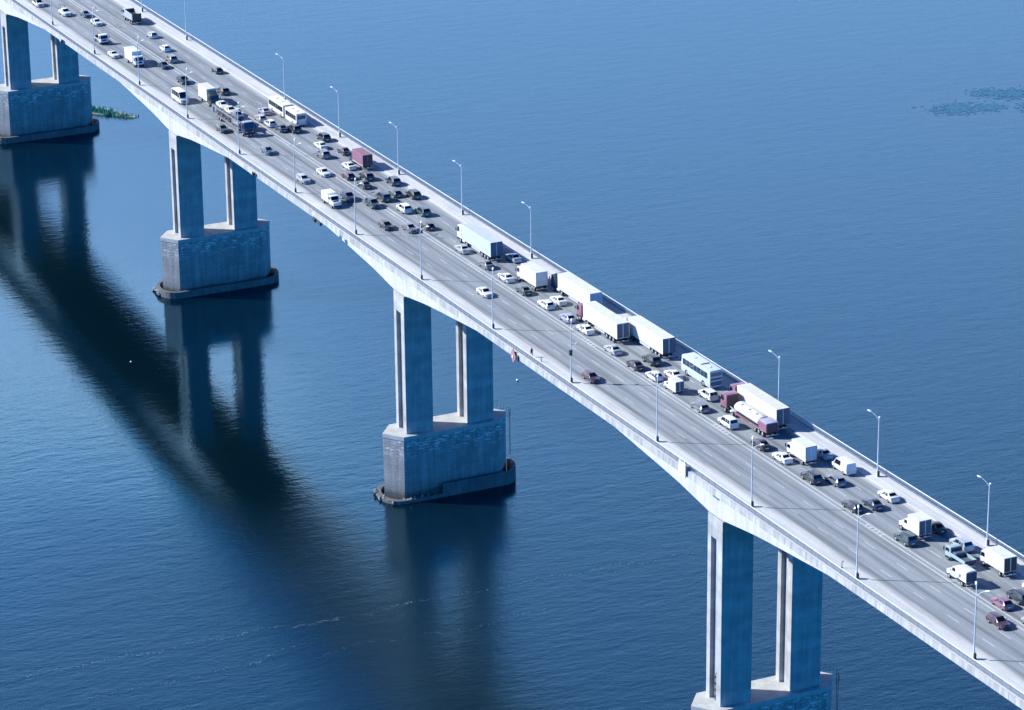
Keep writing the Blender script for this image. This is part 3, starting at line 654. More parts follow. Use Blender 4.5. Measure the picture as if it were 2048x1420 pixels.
KNAME = dict(sedan='saloon_car', hatch='hatchback_car', estate='estate_car', suv='offroad_car', coupe='coupe_car', minivan='people_carrier', van='panel_van', minibus='minibus', pickup='pickup_truck')
KCAT = dict(van='van', minibus='minibus', pickup='pickup truck')
def car(kind, paint, x, y, d, label, dz=0.0, yaw=0.0, group=None):
    key = (kind, paint)
    if key not in protos:
        o = build_car(kind, paint, KNAME[kind]); protos[key] = tree_of(o)
    else: o = copy_tree(protos[key])
    place(o, x, y, d, dz, yaw)
    if group is None: group = 'cars driving on the near lanes' if d > 0 else 'cars queueing on the far lanes'
    tag(o, label, KCAT.get(kind, 'car'), group)
    return o
F, N = -1, 1
CARS = [
 ('hatch', 'silver', 23.9, 17.8, F, 'silver hatchback in the far lanes, first behind the black tipper lorry'),
 ('hatch', 'white', 37.9, 16.2, F, 'white hatchback driving alone between the silver hatchback and the median at top left'),
 ('suv', 'grey', 48.6, 14.0, F, 'grey car hugging the far side of the median, shadowing a dark oncoming car'),
 ('hatch', 'black', 63.9, 20.0, F, 'black hatchback alone in the outermost far lane, well before the articulated bus'),
 ('suv', 'black', 82.4, 14.6, F, 'black off-road car in the inner far lane just right of the cream lorry'),
 ('sedan', 'lilac', 103.4, 16.7, F, 'pale lilac saloon beside the front half of the articulated bus'),
 ('hatch', 'silver', 108.6, 13.8, F, 'small silver hatchback next to the median, front of the bunch below the bus'),
 ('hatch', 'white', 113.6, 14.2, F, 'white hatchback in the bunch below the bus, between a silver and a dark car'),
 ('sedan', 'navy', 118.6, 14.9, F, 'dark blue saloon, rear left of the bunch below the bus'),
 ('suv', 'black', 120.6, 17.2, F, 'black car last in the bunch below the bus, its shadow reaching a clear lane'),
 ('suv', 'black', 130.2, 20.3, F, 'black off-road car in the outermost lane directly behind the articulated bus'),
 ('sedan', 'white', 135.8, 17.4, F, 'white saloon in the middle far lane between two black off-road cars'),
 ('suv', 'grey', 142.6, 15.2, F, 'boxy grey off-road car with a pale roof near the median, behind a white saloon'),
 ('sedan', 'black', 142.4, 20.2, F, 'black saloon just ahead of the red box lorry'),
 ('sedan', 'white', 153.4, 16.8, F, 'white saloon alongside the red box lorry'),
 ('hatch', 'maroon', 160.4, 13.8, F, 'dark red hatchback next to the median, below the red box lorry'),
 ('suv', 'black', 162.6, 17.0, F, 'black off-road car in the middle lane, right of the dark red hatchback'),
 ('sedan', 'black', 168.0, 14.3, F, 'black saloon next to the median, second behind the dark red hatchback'),
 ('suv', 'navy', 168.8, 20.5, F, 'large dark blue off-road car in the outermost lane behind the red box lorry'),
 ('hatch', 'green', 177.0, 17.5, F, 'dark green hatchback in the middle lane between two black cars'),
 ('minivan', 'black', 178.4, 14.2, F, 'black people carrier next to the median, beside the dark green hatchback'),
 ('suv', 'black', 179.7, 20.4, F, 'black off-road car in the outermost lane, second behind the red box lorry'),
 ('suv', 'white', 188.0, 14.8, F, 'white off-road car in the inner far lane beside a black one with a roof rack'),
 ('suv', 'green', 191.8, 17.3, F, 'dark green off-road car in the middle lane, right of the white off-road car'),
 ('estate', 'black', 200.9, 14.3, F, 'black estate last in the inner lane before the gap ahead of the silver saloon'),
 ('sedan', 'silver', 218.4, 14.2, F, 'silver saloon alongside the cab of the foremost white articulated lorry'),
 ('sedan', 'grey', 229.8, 14.2, F, 'grey saloon just behind the silver saloon by the foremost articulated lorry'),
 ('sedan', 'silver', 228.4, 20.6, F, 'silver saloon standing in the shadow of the foremost articulated lorry'),
 ('sedan', 'white', 239.0, 14.2, F, 'white saloon beside the cab of the white rigid box lorry'),
 ('sedan', 'green', 247.6, 13.9, F, 'dark green saloon beside the rear corner of the white rigid box lorry'),
 ('estate', 'white', 257.2, 14.0, F, 'white estate next to the median, abreast of a white saloon'),
 ('sedan', 'white', 256.2, 17.0, F, 'white saloon abreast of the white estate, ahead of the red-cabbed lorry'),
 ('hatch', 'lilac', 266.2, 14.1, F, 'pale lilac hatchback beside the red cab of the articulated lorry'),
 ('sedan', 'white', 273.6, 14.2, F, 'white saloon beside the middle of the red-cabbed lorry trailer'),
 ('sedan', 'silver', 286.0, 13.6, F, 'silver saloon with dark rear, just behind the tail of the red-cabbed lorry'),
 ('sedan', 'black', 295.4, 13.4, F, 'black saloon next to the median, second behind the red-cabbed lorry'),
 ('suv', 'black', 294.4, 17.1, F, 'black off-road car under the tail of the white lorry ahead of the coach'),
 ('hatch', 'white', 302.0, 13.8, F, 'white hatchback next to the median, ahead of the little box van'),
 ('sedan', 'white', 303.0, 17.0, F, 'white saloon half hidden by the little box van, beside the coach'),
 ('suv', 'white', 315.2, 17.5, F, 'white off-road car behind the tail corner of the pale blue coach'),
 ('estate', 'grey', 319.6, 13.5, F, 'dark grey estate with pale sunlit side, next to the median behind the box van'),
 ('minivan', 'white', 328.8, 14.1, F, 'white people carrier beside the red tanker lorry'),
 ('sedan', 'black', 340.4, 14.0, F, 'black saloon tucked against the rear wheels of the red tanker lorry'),
 ('sedan', 'white', 347.4, 14.2, F, 'white saloon next to the median, beside the tall square box lorry'),
 ('sedan', 'silver', 348.8, 20.9, F, 'silver saloon in the shadow of the tall square box lorry'),
 ('suv', 'black', 357.6, 13.9, F, 'black off-road car next to the median, behind the tall square box lorry'),
 ('estate', 'grey', 360.2, 16.8, F, 'dark grey estate in the middle lane, right of a black off-road car'),
 ('estate', 'black', 371.3, 13.6, F, 'black estate next to the median with a sunlit flank, abreast of a dark saloon'),
 ('sedan', 'navy', 372.0, 16.9, F, 'dark blue saloon in the middle lane between the black estate and a white saloon'),
 ('sedan', 'white', 370.2, 20.8, F, 'white saloon in the outermost lane behind the white panel van'),
 ('suv', 'green', 387.0, 13.9, F, 'dark green off-road car next to the median, beside the bonneted box lorry'),
 ('sedan', 'black', 384.9, 20.5, F, 'black saloon in the shadow of the bonneted box lorry'),
 ('suv', 'silver', 393.0, 20.2, F, 'pale silver off-road car ahead of the open flatbed lorry'),
 ('hatch', 'red', 414.8, 13.7, F, 'red hatchback near the right edge, behind the canvas-topped lorry'),
 ('suv', 'black', 414.2, 17.0, F, 'black off-road car at the right edge, next to the red hatchback'),
 ('hatch', 'silver', 422.9, 13.8, F, 'silver hatchback cut off by the right edge, beyond the maroon estate'),
 ('van', 'white', 356.2, 20.7, F, 'white panel van in the outermost lane behind the shadowed silver saloon'),
 ('van', 'white', 413.2, 20.6, F, 'white panel van cut off by the right edge below the box lorry'),
 # near carriageway, coming towards the camera
 ('minivan', 'white', -22.0, 3.2, N, 'white people carrier cut off by the top edge at the left'),
 ('pickup', 'white', -9.0, 6.1, N, 'white pickup with a load frame behind its cab, at top left'),
 ('sedan', 'steel', -5.0, 10.2, N, 'steel blue saloon next to the median at top left, right of the pickup'),
 ('sedan', 'white', 4.6, 9.9, N, 'white saloon next to the median at top left, ahead of a blue one'),
 ('coupe', 'white', 37.3, 3.4, N, 'low white coupe in the outer near lane, left of the white box van'),
 ('sedan', 'navy', 53.2, 10.5, N, 'dark blue saloon beside the median, ahead of the white box van at upper left'),
 ('suv', 'black', 68.8, 9.8, N, 'black off-road car on the near lanes, right of the white minibus'),
 ('minibus', 'white', 84.2, 3.6, N, 'white minibus with dark windows in the outer near lane'),
 ('sedan', 'white', 101.6, 10.9, N, 'white saloon between the car transporter and the median'),
 ('estate', 'green', 112.6, 3.3, N, 'dark green estate in the outer near lane beside the car transporter'),
 ('estate', 'steel', 134.0, 5.8, N, 'steel blue estate driving alone ahead of the car transporter'),
 ('estate', 'silver', 158.0, 4.6, N, 'silver estate in the outer near lane behind the bonneted white van'),
 ('sedan', 'white', 155.4, 10.2, N, 'white saloon on the near lanes next to the median, above the silver estate'),
 ('suv', 'navy', 174.8, 7.9, N, 'dark blue off-road car overtaking the bonneted white van'),
 ('suv', 'green', 181.8, 10.5, N, 'dark green off-road car beside the median, ahead of the bonneted white van'),
 ('estate', 'black', 196.8, 7.1, N, 'black estate on the near lanes, abreast of a grey estate'),
 ('estate', 'grey', 200.8, 10.6, N, 'grey estate beside the median, abreast of a black estate'),
 ('sedan', 'white', 245.2, 6.9, N, 'white saloon driving alone in the middle of the near lanes'),
 ('estate', 'maroon', 297.3, 3.8, N, 'maroon estate driving alone towards the lower right'),
 ('estate', 'maroon', 420.3, 9.6, N, 'maroon estate near the right edge, beside the median'),
]
for c in CARS: car(*c)

# ------------------------------------------------------------------ lorries and buses (x forward, built once each unless copied)
def cab(t, paint, xf, xr, W, z0, H, lean=0.35, cabover=True, roof=None):
    """forward-control cab between xr (back) and xf (front)"""
    hw = W / 2; wz = z0 + (H - z0) * 0.46
    bm = bmesh.new()
    prism_xz(bm, [(xr, z0), (xf, z0), (xf, wz), (xf - lean, H - 0.12), (xf - lean - 0.2, H), (xr, H)], -hw, hw, 0.07)
    c = obj('cab', bm, paint, t, 35)
    def fx(z): return xf - lean * (z - wz) / (H - 0.12 - wz)
    za, zb = wz + 0.06, H - 0.26
    bm = bmesh.new(); panel(bm, [(fx(za), -hw + 0.13, za), (fx(za), hw - 0.13, za), (fx(zb), hw - 0.16, zb), (fx(zb), -hw + 0.16, zb)], 0.02, (1, 0, 0.2)); obj('windscreen', bm, 'glass', c, 0)
    for s in (-1, 1):
        y = s * hw
        bm = bmesh.new(); panel(bm, [(fx(za) - 0.12, y, za), (max(xr + 0.25, xf - 1.25), y, za), (max(xr + 0.25, xf - 1.25), y, zb), (fx(zb) - 0.14, y, zb)], 0.015, (0, s, 0)); obj('side_window', bm, 'glass', c, 0)
        obj('mirror', B(xf - 0.1, xf + 0.08, y + s * 0.22 - 0.09, y + s * 0.22 + 0.09, wz + 0.1, wz + 0.65, bevel=0.03), 'chassis', c, 30)
        obj('headlight', B(xf - 0.04, xf + 0.03, y - s * 0.5 - 0.17, y - s * 0.5 + 0.17, z0 + 0.12, z0 + 0.32, bevel=0.02), 'lamp_glass', c, 0)
        obj('step', B(xf - 1.1, xf - 0.45, y - s * 0.02 - 0.04, y - s * 0.02 + 0.04, z0 - 0.28, z0 - 0.02), 'chassis', c, 0)
    obj('bumper', B(xf - 0.3, xf + 0.06, -hw + 0.02, hw - 0.02, z0 - 0.42, z0 + 0.04, bevel=0.05), 'chassis', c, 30)
    obj('grille', B(xf - 0.02, xf + 0.02, -hw * 0.55, hw * 0.55, z0 + 0.36, wz - 0.12), 'chassis', c, 0)
    if roof: 
        bm = bmesh.new(); prism_xz(bm, [(xr, H - 0.02), (xf - lean - 0.35, H - 0.02), (xr + 0.15, roof), (xr, roof)], -hw + 0.12, hw - 0.12, 0.06); obj('roof_fairing', bm, paint, c, 35)
    return c

def cargo(t, paint, xr, xf, W, z0, z1, doors='b_silver', name='cargo_box', frame=None):
    hw = W / 2
    bx = obj(name, B(xr, xf, -hw, hw, z0, z1, bevel=0.035), paint, t, 30)
    for s in (-1, 1):
        obj('rear_door', B(xr - 0.035, xr + 0.01, s * hw / 2 - hw / 2 + 0.09, s * hw / 2 + hw / 2 - 0.09, z0 + 0.1, z1 - 0.1), doors, bx, 0)
        bm = bmesh.new()
        for k in (0.30, 0.68): cyl(bm, (xr - 0.06, s * hw * k, z0 + 0.12), (xr - 0.06, s * hw * k, z1 - 0.14), 0.02, n=6)
        obj('locking_bar', bm, doors, bx, 0)
        obj('side_rail', B(xr + 0.02, xf - 0.02, s * (hw + 0.012) - 0.02, s * (hw + 0.012) + 0.02, z0 - 0.08, z0 + 0.10), 'galv', bx, 0)
    bm = bmesh.new()
    n = int((xf - xr) / 1.2)
    for i in range(1, n):
        xx = xr + (xf - xr) * i / n
        for s in (-1, 1): box(bm, xx - 0.025, xx + 0.025, s * hw - 0.008, s * hw + 0.008, z0 + 0.12, z1 - 0.1)
        box(bm, xx - 0.03, xx + 0.03, -hw + 0.1, hw - 0.1, z1 - 0.005, z1 + 0.008)
    obj('panel_seam', bm, paint, bx, 0)
    if frame:
        bm = bmesh.new()
        for (ya, yb, za, zb_) in ((-hw, -hw + 0.09, z0, z1), (hw - 0.09, hw, z0, z1), (-hw + 0.09, hw - 0.09, z1 - 0.1, z1), (-hw + 0.09, hw - 0.09, z0, z0 + 0.1)): box(bm, xr - 0.05, xr - 0.003, ya, yb, za, zb_)
        obj('rear_frame', bm, frame, bx, 0)
    return bx

def under(t, xr, xf, W, z0, axles, r=0.5, rear_lights=True, wd=0.30):
    hw = W / 2
    bm = bmesh.new()
    for s in (-1, 1): box(bm, xr + 0.1, xf - 0.3, s * 0.42 - 0.06, s * 0.42 + 0.06, z0 - 0.34, z0 - 0.02)
    for i in range(int((xf - xr) / 1.6)): box(bm, xr + 0.5 + i * 1.6, xr + 0.62 + i * 1.6, -0.40, 0.40, z0 - 0.3, z0 - 0.06)
    obj('chassis', bm, 'chassis', t, 0)
    for ax in axles:
        for s in (-1, 1): wheel(t, ax, s * (hw - wd / 2 - 0.02), r, wd, s, 18)
        bm = bmesh.new(); cyl(bm, (ax, -hw + 0.3, r), (ax, hw - 0.3, r), 0.08, n=8); obj('axle', bm, 'chassis', t, 30)
    obj('rear_bumper', B(xr - 0.04, xr + 0.06, -hw + 0.1, hw - 0.1, 0.45, 0.58), 'galv', t, 0)
    if rear_lights:
        for s in (-1, 1): obj('tail_light', B(xr - 0.07, xr - 0.03, s * (hw - 0.3) - 0.2, s * (hw - 0.3) + 0.2, 0.66, 0.80), 'tail_red', t, 0)
    obj('number_plate', B(xr - 0.075, xr - 0.04, -0.26, 0.26, 0.62, 0.74), 'plate', t, 0)

LORRY_F = 'lorries queueing on the far lanes'
def finish(t, x0, x1, y, d, label, cat='lorry', group=LORRY_F):
    place(t, (x0 + x1) / 2, y, d); tag(t, label, cat, group)

def artic(xfront, xrear, y, cabp, boxp, doors, frame, label, cab_h=3.15, roof=3.8, d=F, H=4.0):
    t = empty('articulated_lorry'); Lh = abs(xrear - xfront) / 2; f = Lh; r = -Lh; W = 2.5
    cab(t, cabp, f, f - 2.1, 2.45, 0.95, cab_h, 0.28, roof=roof)
    cargo(t, boxp, r, r + 13.9, W, 1.15, H, doors, 'trailer_box', frame)
    under(t, r, r + 13.6, W, 1.15, [r + 1.6, r + 2.95, r + 4.3], 0.5)
    bm = bmesh.new(); box(bm, r + 12.0, f - 0.5, -0.42, 0.42, 0.55, 0.92); obj('tractor_frame', bm, 'chassis', t, 0)
    for ax in (f - 1.45, f - 4.6):
        for s in (-1, 1): wheel(t, ax, s * 1.06, 0.5, 0.32, s, 18)
    for s in (-1, 1):
        bm = bmesh.new(); cyl(bm, (f - 2.5, s * 0.95, 0.72), (f - 3.7, s * 0.95, 0.72), 0.29, n=12); obj('fuel_tank', bm, 'galv', t, 35)
        obj('side_guard', B(r + 5.2, r + 9.3, s * 1.2 - 0.02, s * 1.2 + 0.02, 0.55, 0.95), 'galv', t, 0)
        obj('landing_leg', B(r + 10.6, r + 10.75, s * 0.7 - 0.07, s * 0.7 + 0.07, 0.25, 1.1), 'chassis', t, 0)
    finish(t, xfront, xrear, y, d, label, 'articulated lorry'); return t

artic(211.4, 227.6, 17.45, 'p_white', 'b_paleblue', 'b_steel', 'b_navy', 'white articulated lorry with a pale blue trailer side, foremost of the big lorries', 3.5, 3.95)
artic(247.9, 264.9, 20.65, 'p_navy', 'b_white', 'b_paleblue', 'b_white', 'white articulated lorry with a dark blue cab, at the railing above the red-cabbed one', 3.1, 3.7)
artic(265.9, 282.8, 17.3, 'p_red', 'b_white', 'b_steel', 'b_white', 'white articulated lorry with a red cab and a white-framed dark rear', 3.1, None)
artic(277.4, 294.2, 20.75, 'p_white', 'b_white', 'b_steel', 'b_navy', 'all-white articulated lorry at the railing directly ahead of the pale blue coach', 3.1, 3.7)
artic(318.6, 335.4, 21.0, 'p_red', 'b_cream', 'b_steel', 'b_steel', 'cream articulated lorry with a red cab, half hidden by the red tanker', 3.4, None)

def rigid(name, xfront, xrear, y, cabp, boxp, doors, label, cab_len=1.7, cab_h=2.6, box_h=3.6, W=2.3, z0=1.0, r=0.42, frame=None, d=F, group=LORRY_F, fair=None, cat='lorry'):
    t = empty(name); Lh = abs(xrear - xfront) / 2; f, b = Lh, -Lh
    cab(t, cabp, f, f - cab_len, W * 0.92, r + 0.2, cab_h, 0.3, roof=fair)
    cargo(t, boxp, b, f - cab_len - 0.12, W, z0, box_h, doors, 'cargo_box', frame)
    under(t, b, f - 0.2, W, z0, [f - 1.0, b + (1.3 if Lh < 3.4 else 1.9)] + ([b + 1.0] if Lh > 4.2 else []), r, wd=0.28)
    finish(t, xfront, xrear, y, d, label, cat, group); return t
rigid('box_lorry', 239.6, 248.4, 17.35, 'p_white', 'b_white', 'b_white', 'white rigid box lorry standing between two white articulated lorries', 2.0, 2.9, 3.85, 2.5, 1.1, 0.48)
rigid('box_lorry', 345.4, 351.9, 17.1, 'p_white', 'b_white', 'b_paleblue', 'white lorry with a tall square box and dark-framed rear doors, behind the red tanker', 1.7, 2.4, 3.45, 2.15, 0.95, 0.42, 'b_steel')
rigid('box_lorry', 149.0, 156.9, 19.75, 'p_navy', 'b_red', 'b_maroon', 'red rigid box lorry with a dark cab', 1.9, 2.6, 3.45, 2.3, 1.05, 0.45)
rigid('box_lorry', 399.6, 406.4, 20.5, 'p_white', 'b_white', 'b_black', 'white box lorry with a black rear opening at the far pavement, lower right', 1.7, 2.5, 3.35, 2.3, 1.0, 0.42)
rigid('box_lorry', 50.2, 42.6, 5.6, 'p_white', 'b_white', 'b_white', 'white rigid box lorry coming towards the viewer beside the low white coupe', 1.9, 2.6, 3.5, 2.3, 1.0, 0.45, d=N, group='lorries on the near lanes')
t_ = rigid('box_lorry', 92.6, 84.6, 9.0, 'p_green', 'b_cream', 'b_cream', 'cream box lorry with a very dark cab, following the car transporter', 2.0, 2.7, 3.8, 2.35, 1.05, 0.46, d=N, group='lorries on the near lanes', fair=3.3)

# bonneted lorries: one with a box, one van-bodied
def bonneted(xfront, xrear, y, label, d, W=2.25, box_h=3.35, rounded=False, doors='b_steel', group=LORRY_F, arch=0.0):
    t = empty('bonneted_lorry'); Lh = abs(xrear - xfront) / 2; f, b = Lh, -Lh; hw = W / 2
    bm = bmesh.new()
    prism_xz(bm, [(f, 0.6), (f, 1.15), (f - 0.25, 1.36), (f - 1.25, 1.5), (f - 1.75, 2.25), (f - 2.75, 2.3), (f - 2.75, 0.6)], -hw * 0.88, hw * 0.88, 0.08)
    c = obj('cab', bm, 'p_white', t, 35)
    bm = bmesh.new(); panel(bm, [(f - 1.29, -hw * 0.74, 1.55), (f - 1.29, hw * 0.74, 1.55), (f - 1.71, hw * 0.7, 2.18), (f - 1.71, -hw * 0.7, 2.18)], 0.02, (1, 0, 0.5)); obj('windscreen', bm, 'glass', c, 0)
    bm = bmesh.new(); panel(bm, [(f - 0.42, -hw * 0.6, 1.392), (f - 0.42, hw * 0.6, 1.392), (f - 1.05, hw * 0.6, 1.485), (f - 1.05, -hw * 0.6, 1.485)], 0.012, (0, 0, 1)); obj('bonnet_panel', bm, 'glass' if rounded else 'p_white', c, 0)
    for s in (-1, 1):
        bm = bmesh.new(); panel(bm, [(f - 1.5, s * hw * 0.88, 1.55), (f - 2.5, s * hw * 0.88, 1.55), (f - 2.5, s * hw * 0.88, 2.14), (f - 1.8, s * hw * 0.88, 2.14)], 0.015, (0, s, 0)); obj('side_window', bm, 'glass', c, 0)
        obj('headlight', B(f - 0.05, f + 0.02, s * hw * 0.62 - 0.15, s * hw * 0.62 + 0.15, 0.85, 1.08, bevel=0.02), 'lamp_glass', c, 0)
    obj('bumper', B(f - 0.15, f + 0.1, -hw * 0.86, hw * 0.86, 0.42, 0.64, bevel=0.03), 'chassis', c, 0)
    if rounded:
        bm = bmesh.new(); prism_xz(bm, [(b, 0.7), (f - 2.6, 0.7), (f - 2.6, 2.2), (f - 3.0, box_h - 0.1), (f - 3.4, box_h), (b + 0.3, box_h), (b, box_h - 0.25)], -hw, hw, 0.14); obj('van_body', bm, 'p_white', t, 40)
    elif arch:
        bm = bmesh.new(); pts = [(-hw, 0.95), (-hw, box_h - arch)] + [(-hw * math.cos(PI * i / 8), box_h - arch + arch * math.sin(PI * i / 8)) for i in range(1, 8)] + [(hw, box_h - arch), (hw, 0.95)]
        a = [bm.verts.new((b, y_, z)) for y_, z in pts]; e_ = [bm.verts.new((f - 2.9, y_, z)) for y_, z in pts]; n = len(pts)
        bm.faces.new(a[::-1]); bm.faces.new(e_)
        for i in range(n): bm.faces.new((a[i], a[(i + 1) % n], e_[(i + 1) % n], e_[i]))
        k = obj('canvas_cover', bm, 'b_white', t, 30)
        obj('rear_curtain', B(b - 0.03, b + 0.01, -hw + 0.06, hw - 0.06, 1.0, box_h - arch - 0.05), doors, k, 0)
        bm = bmesh.new()
        for i in range(1, 5):
            xx = b + (f - 2.9 - b) * i / 5
            for s in (-1, 1): box(bm, xx - 0.03, xx + 0.03, s * (hw + 0.004) - 0.012, s * (hw + 0.004) + 0.012, 1.0, box_h - arch)
        obj('canvas_strap', bm, 'b_silver', k, 0)
    else: cargo(t, 'b_white', b, f - 2.85, W, 0.95, box_h, doors)
    under(t, b, f - 0.3, W, 0.9, [f - 0.85, b + 1.25], 0.40, wd=0.26)
    finish(t, xfront, xrear, y, d, label, 'lorry', group); return t
bonneted(381.4, 387.7, 17.0, 'white bonneted box lorry with a square dark rear, between dark cars at lower right', F)
bonneted(401.2, 406.9, 13.35, 'small white canvas-topped lorry with a dark rear, next to the median at lower right', F, 1.9, 2.75, doors='b_navy', arch=0.22)
bonneted(179.6, 173.2, 3.6, 'white bonneted van with a rounded body in the outer near lane', N, 2.1, 2.6, rounded=True, group='lorries on the near lanes')

# little box van
t = empty('box_van'); f = 2.4
bm = bmesh.new(); prism_xz(bm, [(f, 0.35), (f, 0.85), (f - 0.85, 1.05), (f - 1.35, 1.6), (0.35, 1.62), (0.35, 0.35)], -0.78, 0.78, 0.07); c = obj('cab', bm, 'p_white', t, 35)
bm = bmesh.new(); panel(bm, [(f - 0.9, -0.66, 1.1), (f - 0.9, 0.66, 1.1), (f - 1.31, 0.62, 1.54), (f - 1.31, -0.62, 1.54)], 0.02, (1, 0, 0.5)); obj('windscreen', bm, 'glass', c, 0)
for s in (-1, 1):
    bm = bmesh.new(); panel(bm, [(f - 1.1, s * 0.78, 1.1), (f - 1.9, s * 0.78, 1.1), (f - 1.9, s * 0.78, 1.52), (f - 1.4, s * 0.78, 1.52)], 0.015, (0, s, 0)); obj('side_window', bm, 'glass', c, 0)
    for ax in (1.6, -1.25): wheel(t, ax, s * 0.72, 0.31, 0.2, s)
    obj('headlight', B(f - 0.05, f + 0.02, s * 0.55 - 0.14, s * 0.55 + 0.14, 0.62, 0.78, bevel=0.02), 'lamp_glass', c, 0)
cargo(t, 'b_white', -f, 0.4, 1.7, 0.6, 2.4, 'b_steel')
bm = bmesh.new(); box(bm, -f + 0.05, 0.3, -0.6, 0.6, 0.4, 0.56); obj('chassis', bm, 'chassis', t, 0)
finish(t, 306.5, 311.4, 14.0, F, 'little white box van with a dark rear door, beside the pale blue coach', 'box van')

# open dropside lorry
t = empty('dropside_lorry'); f = 2.9
cab(t, 'p_sage', f, f - 1.6, 1.95, 0.62, 2.3, 0.3)
for nm, a in (('bed_floor', (-f, f - 1.75, -1.0, 1.0, 0.95, 1.05)), ('side_board', (-f, f - 1.75, -1.05, -0.99, 1.0, 1.55)), ('side_board', (-f, f - 1.75, 0.99, 1.05, 1.0, 1.55)), ('tailboard', (-f - 0.05, -f + 0.01, -0.98, 0.98, 1.0, 1.55)), ('headboard', (f - 1.82, f - 1.75, -0.98, 0.98, 1.05, 2.2))):
    obj(nm, B(*a), {'bed_floor': 'b_steel', 'side_board': 'b_sage', 'tailboard': 'b_navy', 'headboard': 'b_navy'}[nm], t, 0)
obj('crate_load', B(f - 2.9, f - 1.85, -0.8, 0.8, 1.05, 1.75, bevel=0.08, seg=2), 'b_steel', t, 30)
under(t, -f, f - 0.3, 2.0, 0.95, [f - 0.9, -f + 1.2], 0.38, wd=0.24)
finish(t, 395.2, 401.0, 16.9, F, 'grey-green dropside lorry with an open bed, above the canvas-topped lorry')

# white flatbed lorry on the near lanes
t = empty('flatbed_lorry'); f = 2.9
cab(t, 'p_white', f, f - 1.6, 2.0, 0.62, 2.45, 0.32)
obj('bed_floor', B(-f, f - 1.75, -1.0, 1.0, 0.9, 1.0), 'b_steel', t, 0)
for s in (-1, 1): obj('side_board', B(-f, f - 1.75, s * 1.02 - 0.03, s * 1.02 + 0.03, 0.92, 1.25), 'b_silver', t, 0)
obj('toolbox', B(-f + 0.4, -f + 1.3, -0.7, 0.7, 1.0, 1.4, bevel=0.05), 'chassis', t, 30)
bm = bmesh.new()
for s in (-1, 1): cyl(bm, (-f + 0.2, s * 0.9, 1.0), (-f + 0.2, s * 0.9, 1.9), 0.05, n=6)
obj('stake', bm, 'galv', t, 0)
under(t, -f, f - 0.3, 2.0, 0.9, [f - 0.9, -f + 1.2], 0.38, wd=0.24)
finish(t, 25.2, 19.4, 5.2, N, 'white flatbed lorry with an empty low bed, left of the median at top left', group='lorries on the near lanes')

# tipper
t = empty('tipper_lorry'); f = 3.7
cab(t, 'p_silver', f, f - 1.9, 2.35, 0.9, 2.9, 0.25)
bm = bmesh.new(); hw = 1.22
prism_xz(bm, [(-f, 1.25), (f - 2.1, 1.05), (f - 2.1, 2.9), (-f + 0.1, 2.75)], -hw, -hw + 0.08); prism_xz(bm, [(-f, 1.25), (f - 2.1, 1.05), (f - 2.1, 2.9), (-f + 0.1, 2.75)], hw - 0.08, hw)
for i in range(5): box(bm, -f + 0.5 + i, -f + 0.62 + i, -hw - 0.05, -hw + 0.0, 1.2, 2.75); box(bm, -f + 0.5 + i, -f + 0.62 + i, hw - 0.0, hw + 0.05, 1.2, 2.75)
sk = obj('skip_sides', bm, 'b_silver', t, 0)
obj('skip_floor', B(-f + 0.05, f - 2.12, -hw + 0.085, hw - 0.085, 1.2, 1.32), 'b_black', t, 0)
obj('tailgate', B(-f - 0.04, -f + 0.04, -hw + 0.09, hw - 0.09, 1.1, 2.85), 'b_black', t, 0)
obj('headboard', B(f - 2.16, f - 2.08, -hw + 0.09, hw - 0.09, 1.05, 3.05), 'b_black', t, 0)
obj('load', B(-f + 0.1, f - 2.2, -hw + 0.1, hw - 0.1, 1.3, 2.2, bevel=0.2, seg=2), 'chassis', t, 0)
under(t, -f, f - 0.3, 2.45, 1.05, [f - 1.2, -f + 1.0, -f + 2.25], 0.5, wd=0.32)
finish(t, 2.6, 10.2, 18.7, F, 'black-backed tipper lorry in the outermost far lane at top left')

# tanker
t = empty('tanker_lorry'); f = 8.2
c = cab(t, 'p_red', f, f - 2.2, 2.45, 0.95, 3.3, 0.25)
obj('cab_rear_panel', B(f - 2.27, f - 2.2, -1.1, 1.1, 1.0, 3.2), 'b_maroon', c, 0)
bm = bmesh.new(); n = 20; prof = [(-5.0, 0.86), (-4.85, 1.0), (3.3, 1.0), (3.45, 0.86)]
rings = [[bm.verts.new((x_, math.cos(2 * PI * i / n) * 1.22 * s_, 2.05 + math.sin(2 * PI * i / n) * 0.88 * s_)) for i in range(n)] for x_, s_ in prof]
for a, b in zip(rings, rings[1:]):
    for i in range(n): bm.faces.new((a[i], a[(i + 1) % n], b[(i + 1) % n], b[i]))
bm.faces.new(rings[0]); bm.faces.new(rings[-1]); tk = obj('tank', bm, 'p_white', t, 40)
obj('catwalk', B(-4.7, 3.1, -0.16, 0.16, 2.925, 2.985), 'galv', tk, 0)
bm = bmesh.new()
for xx in (-3.3, -0.8, 1.8): cyl(bm, (xx, 0.5, 2.78), (xx, 0.5, 3.0), 0.24, n=14)
obj('manhole', bm, 'galv', tk, 30)
bm = bmesh.new(); box(bm, -8.0, -5.2, -1.22, 1.22, 1.0, 2.55, bevel=0.08); cb = obj('rear_cabinet', bm, 'p_red', t, 35)
obj('cabinet_roof', B(-7.95, -5.25, -1.1, 1.1, 2.55, 2.72, bevel=0.1, seg=2), 'b_lilac', cb, 30)
obj('cabinet_shutter', B(-8.05, -7.99, -1.0, 1.0, 1.08, 2.42), 'b_maroon', cb, 0)
for xx in (-7.3, -6.3): obj('side_locker', B(xx - 0.4, xx + 0.4, -1.245, -1.215, 1.2, 2.2), 'b_maroon' if xx > -7 else 'b_lilac', cb, 0)
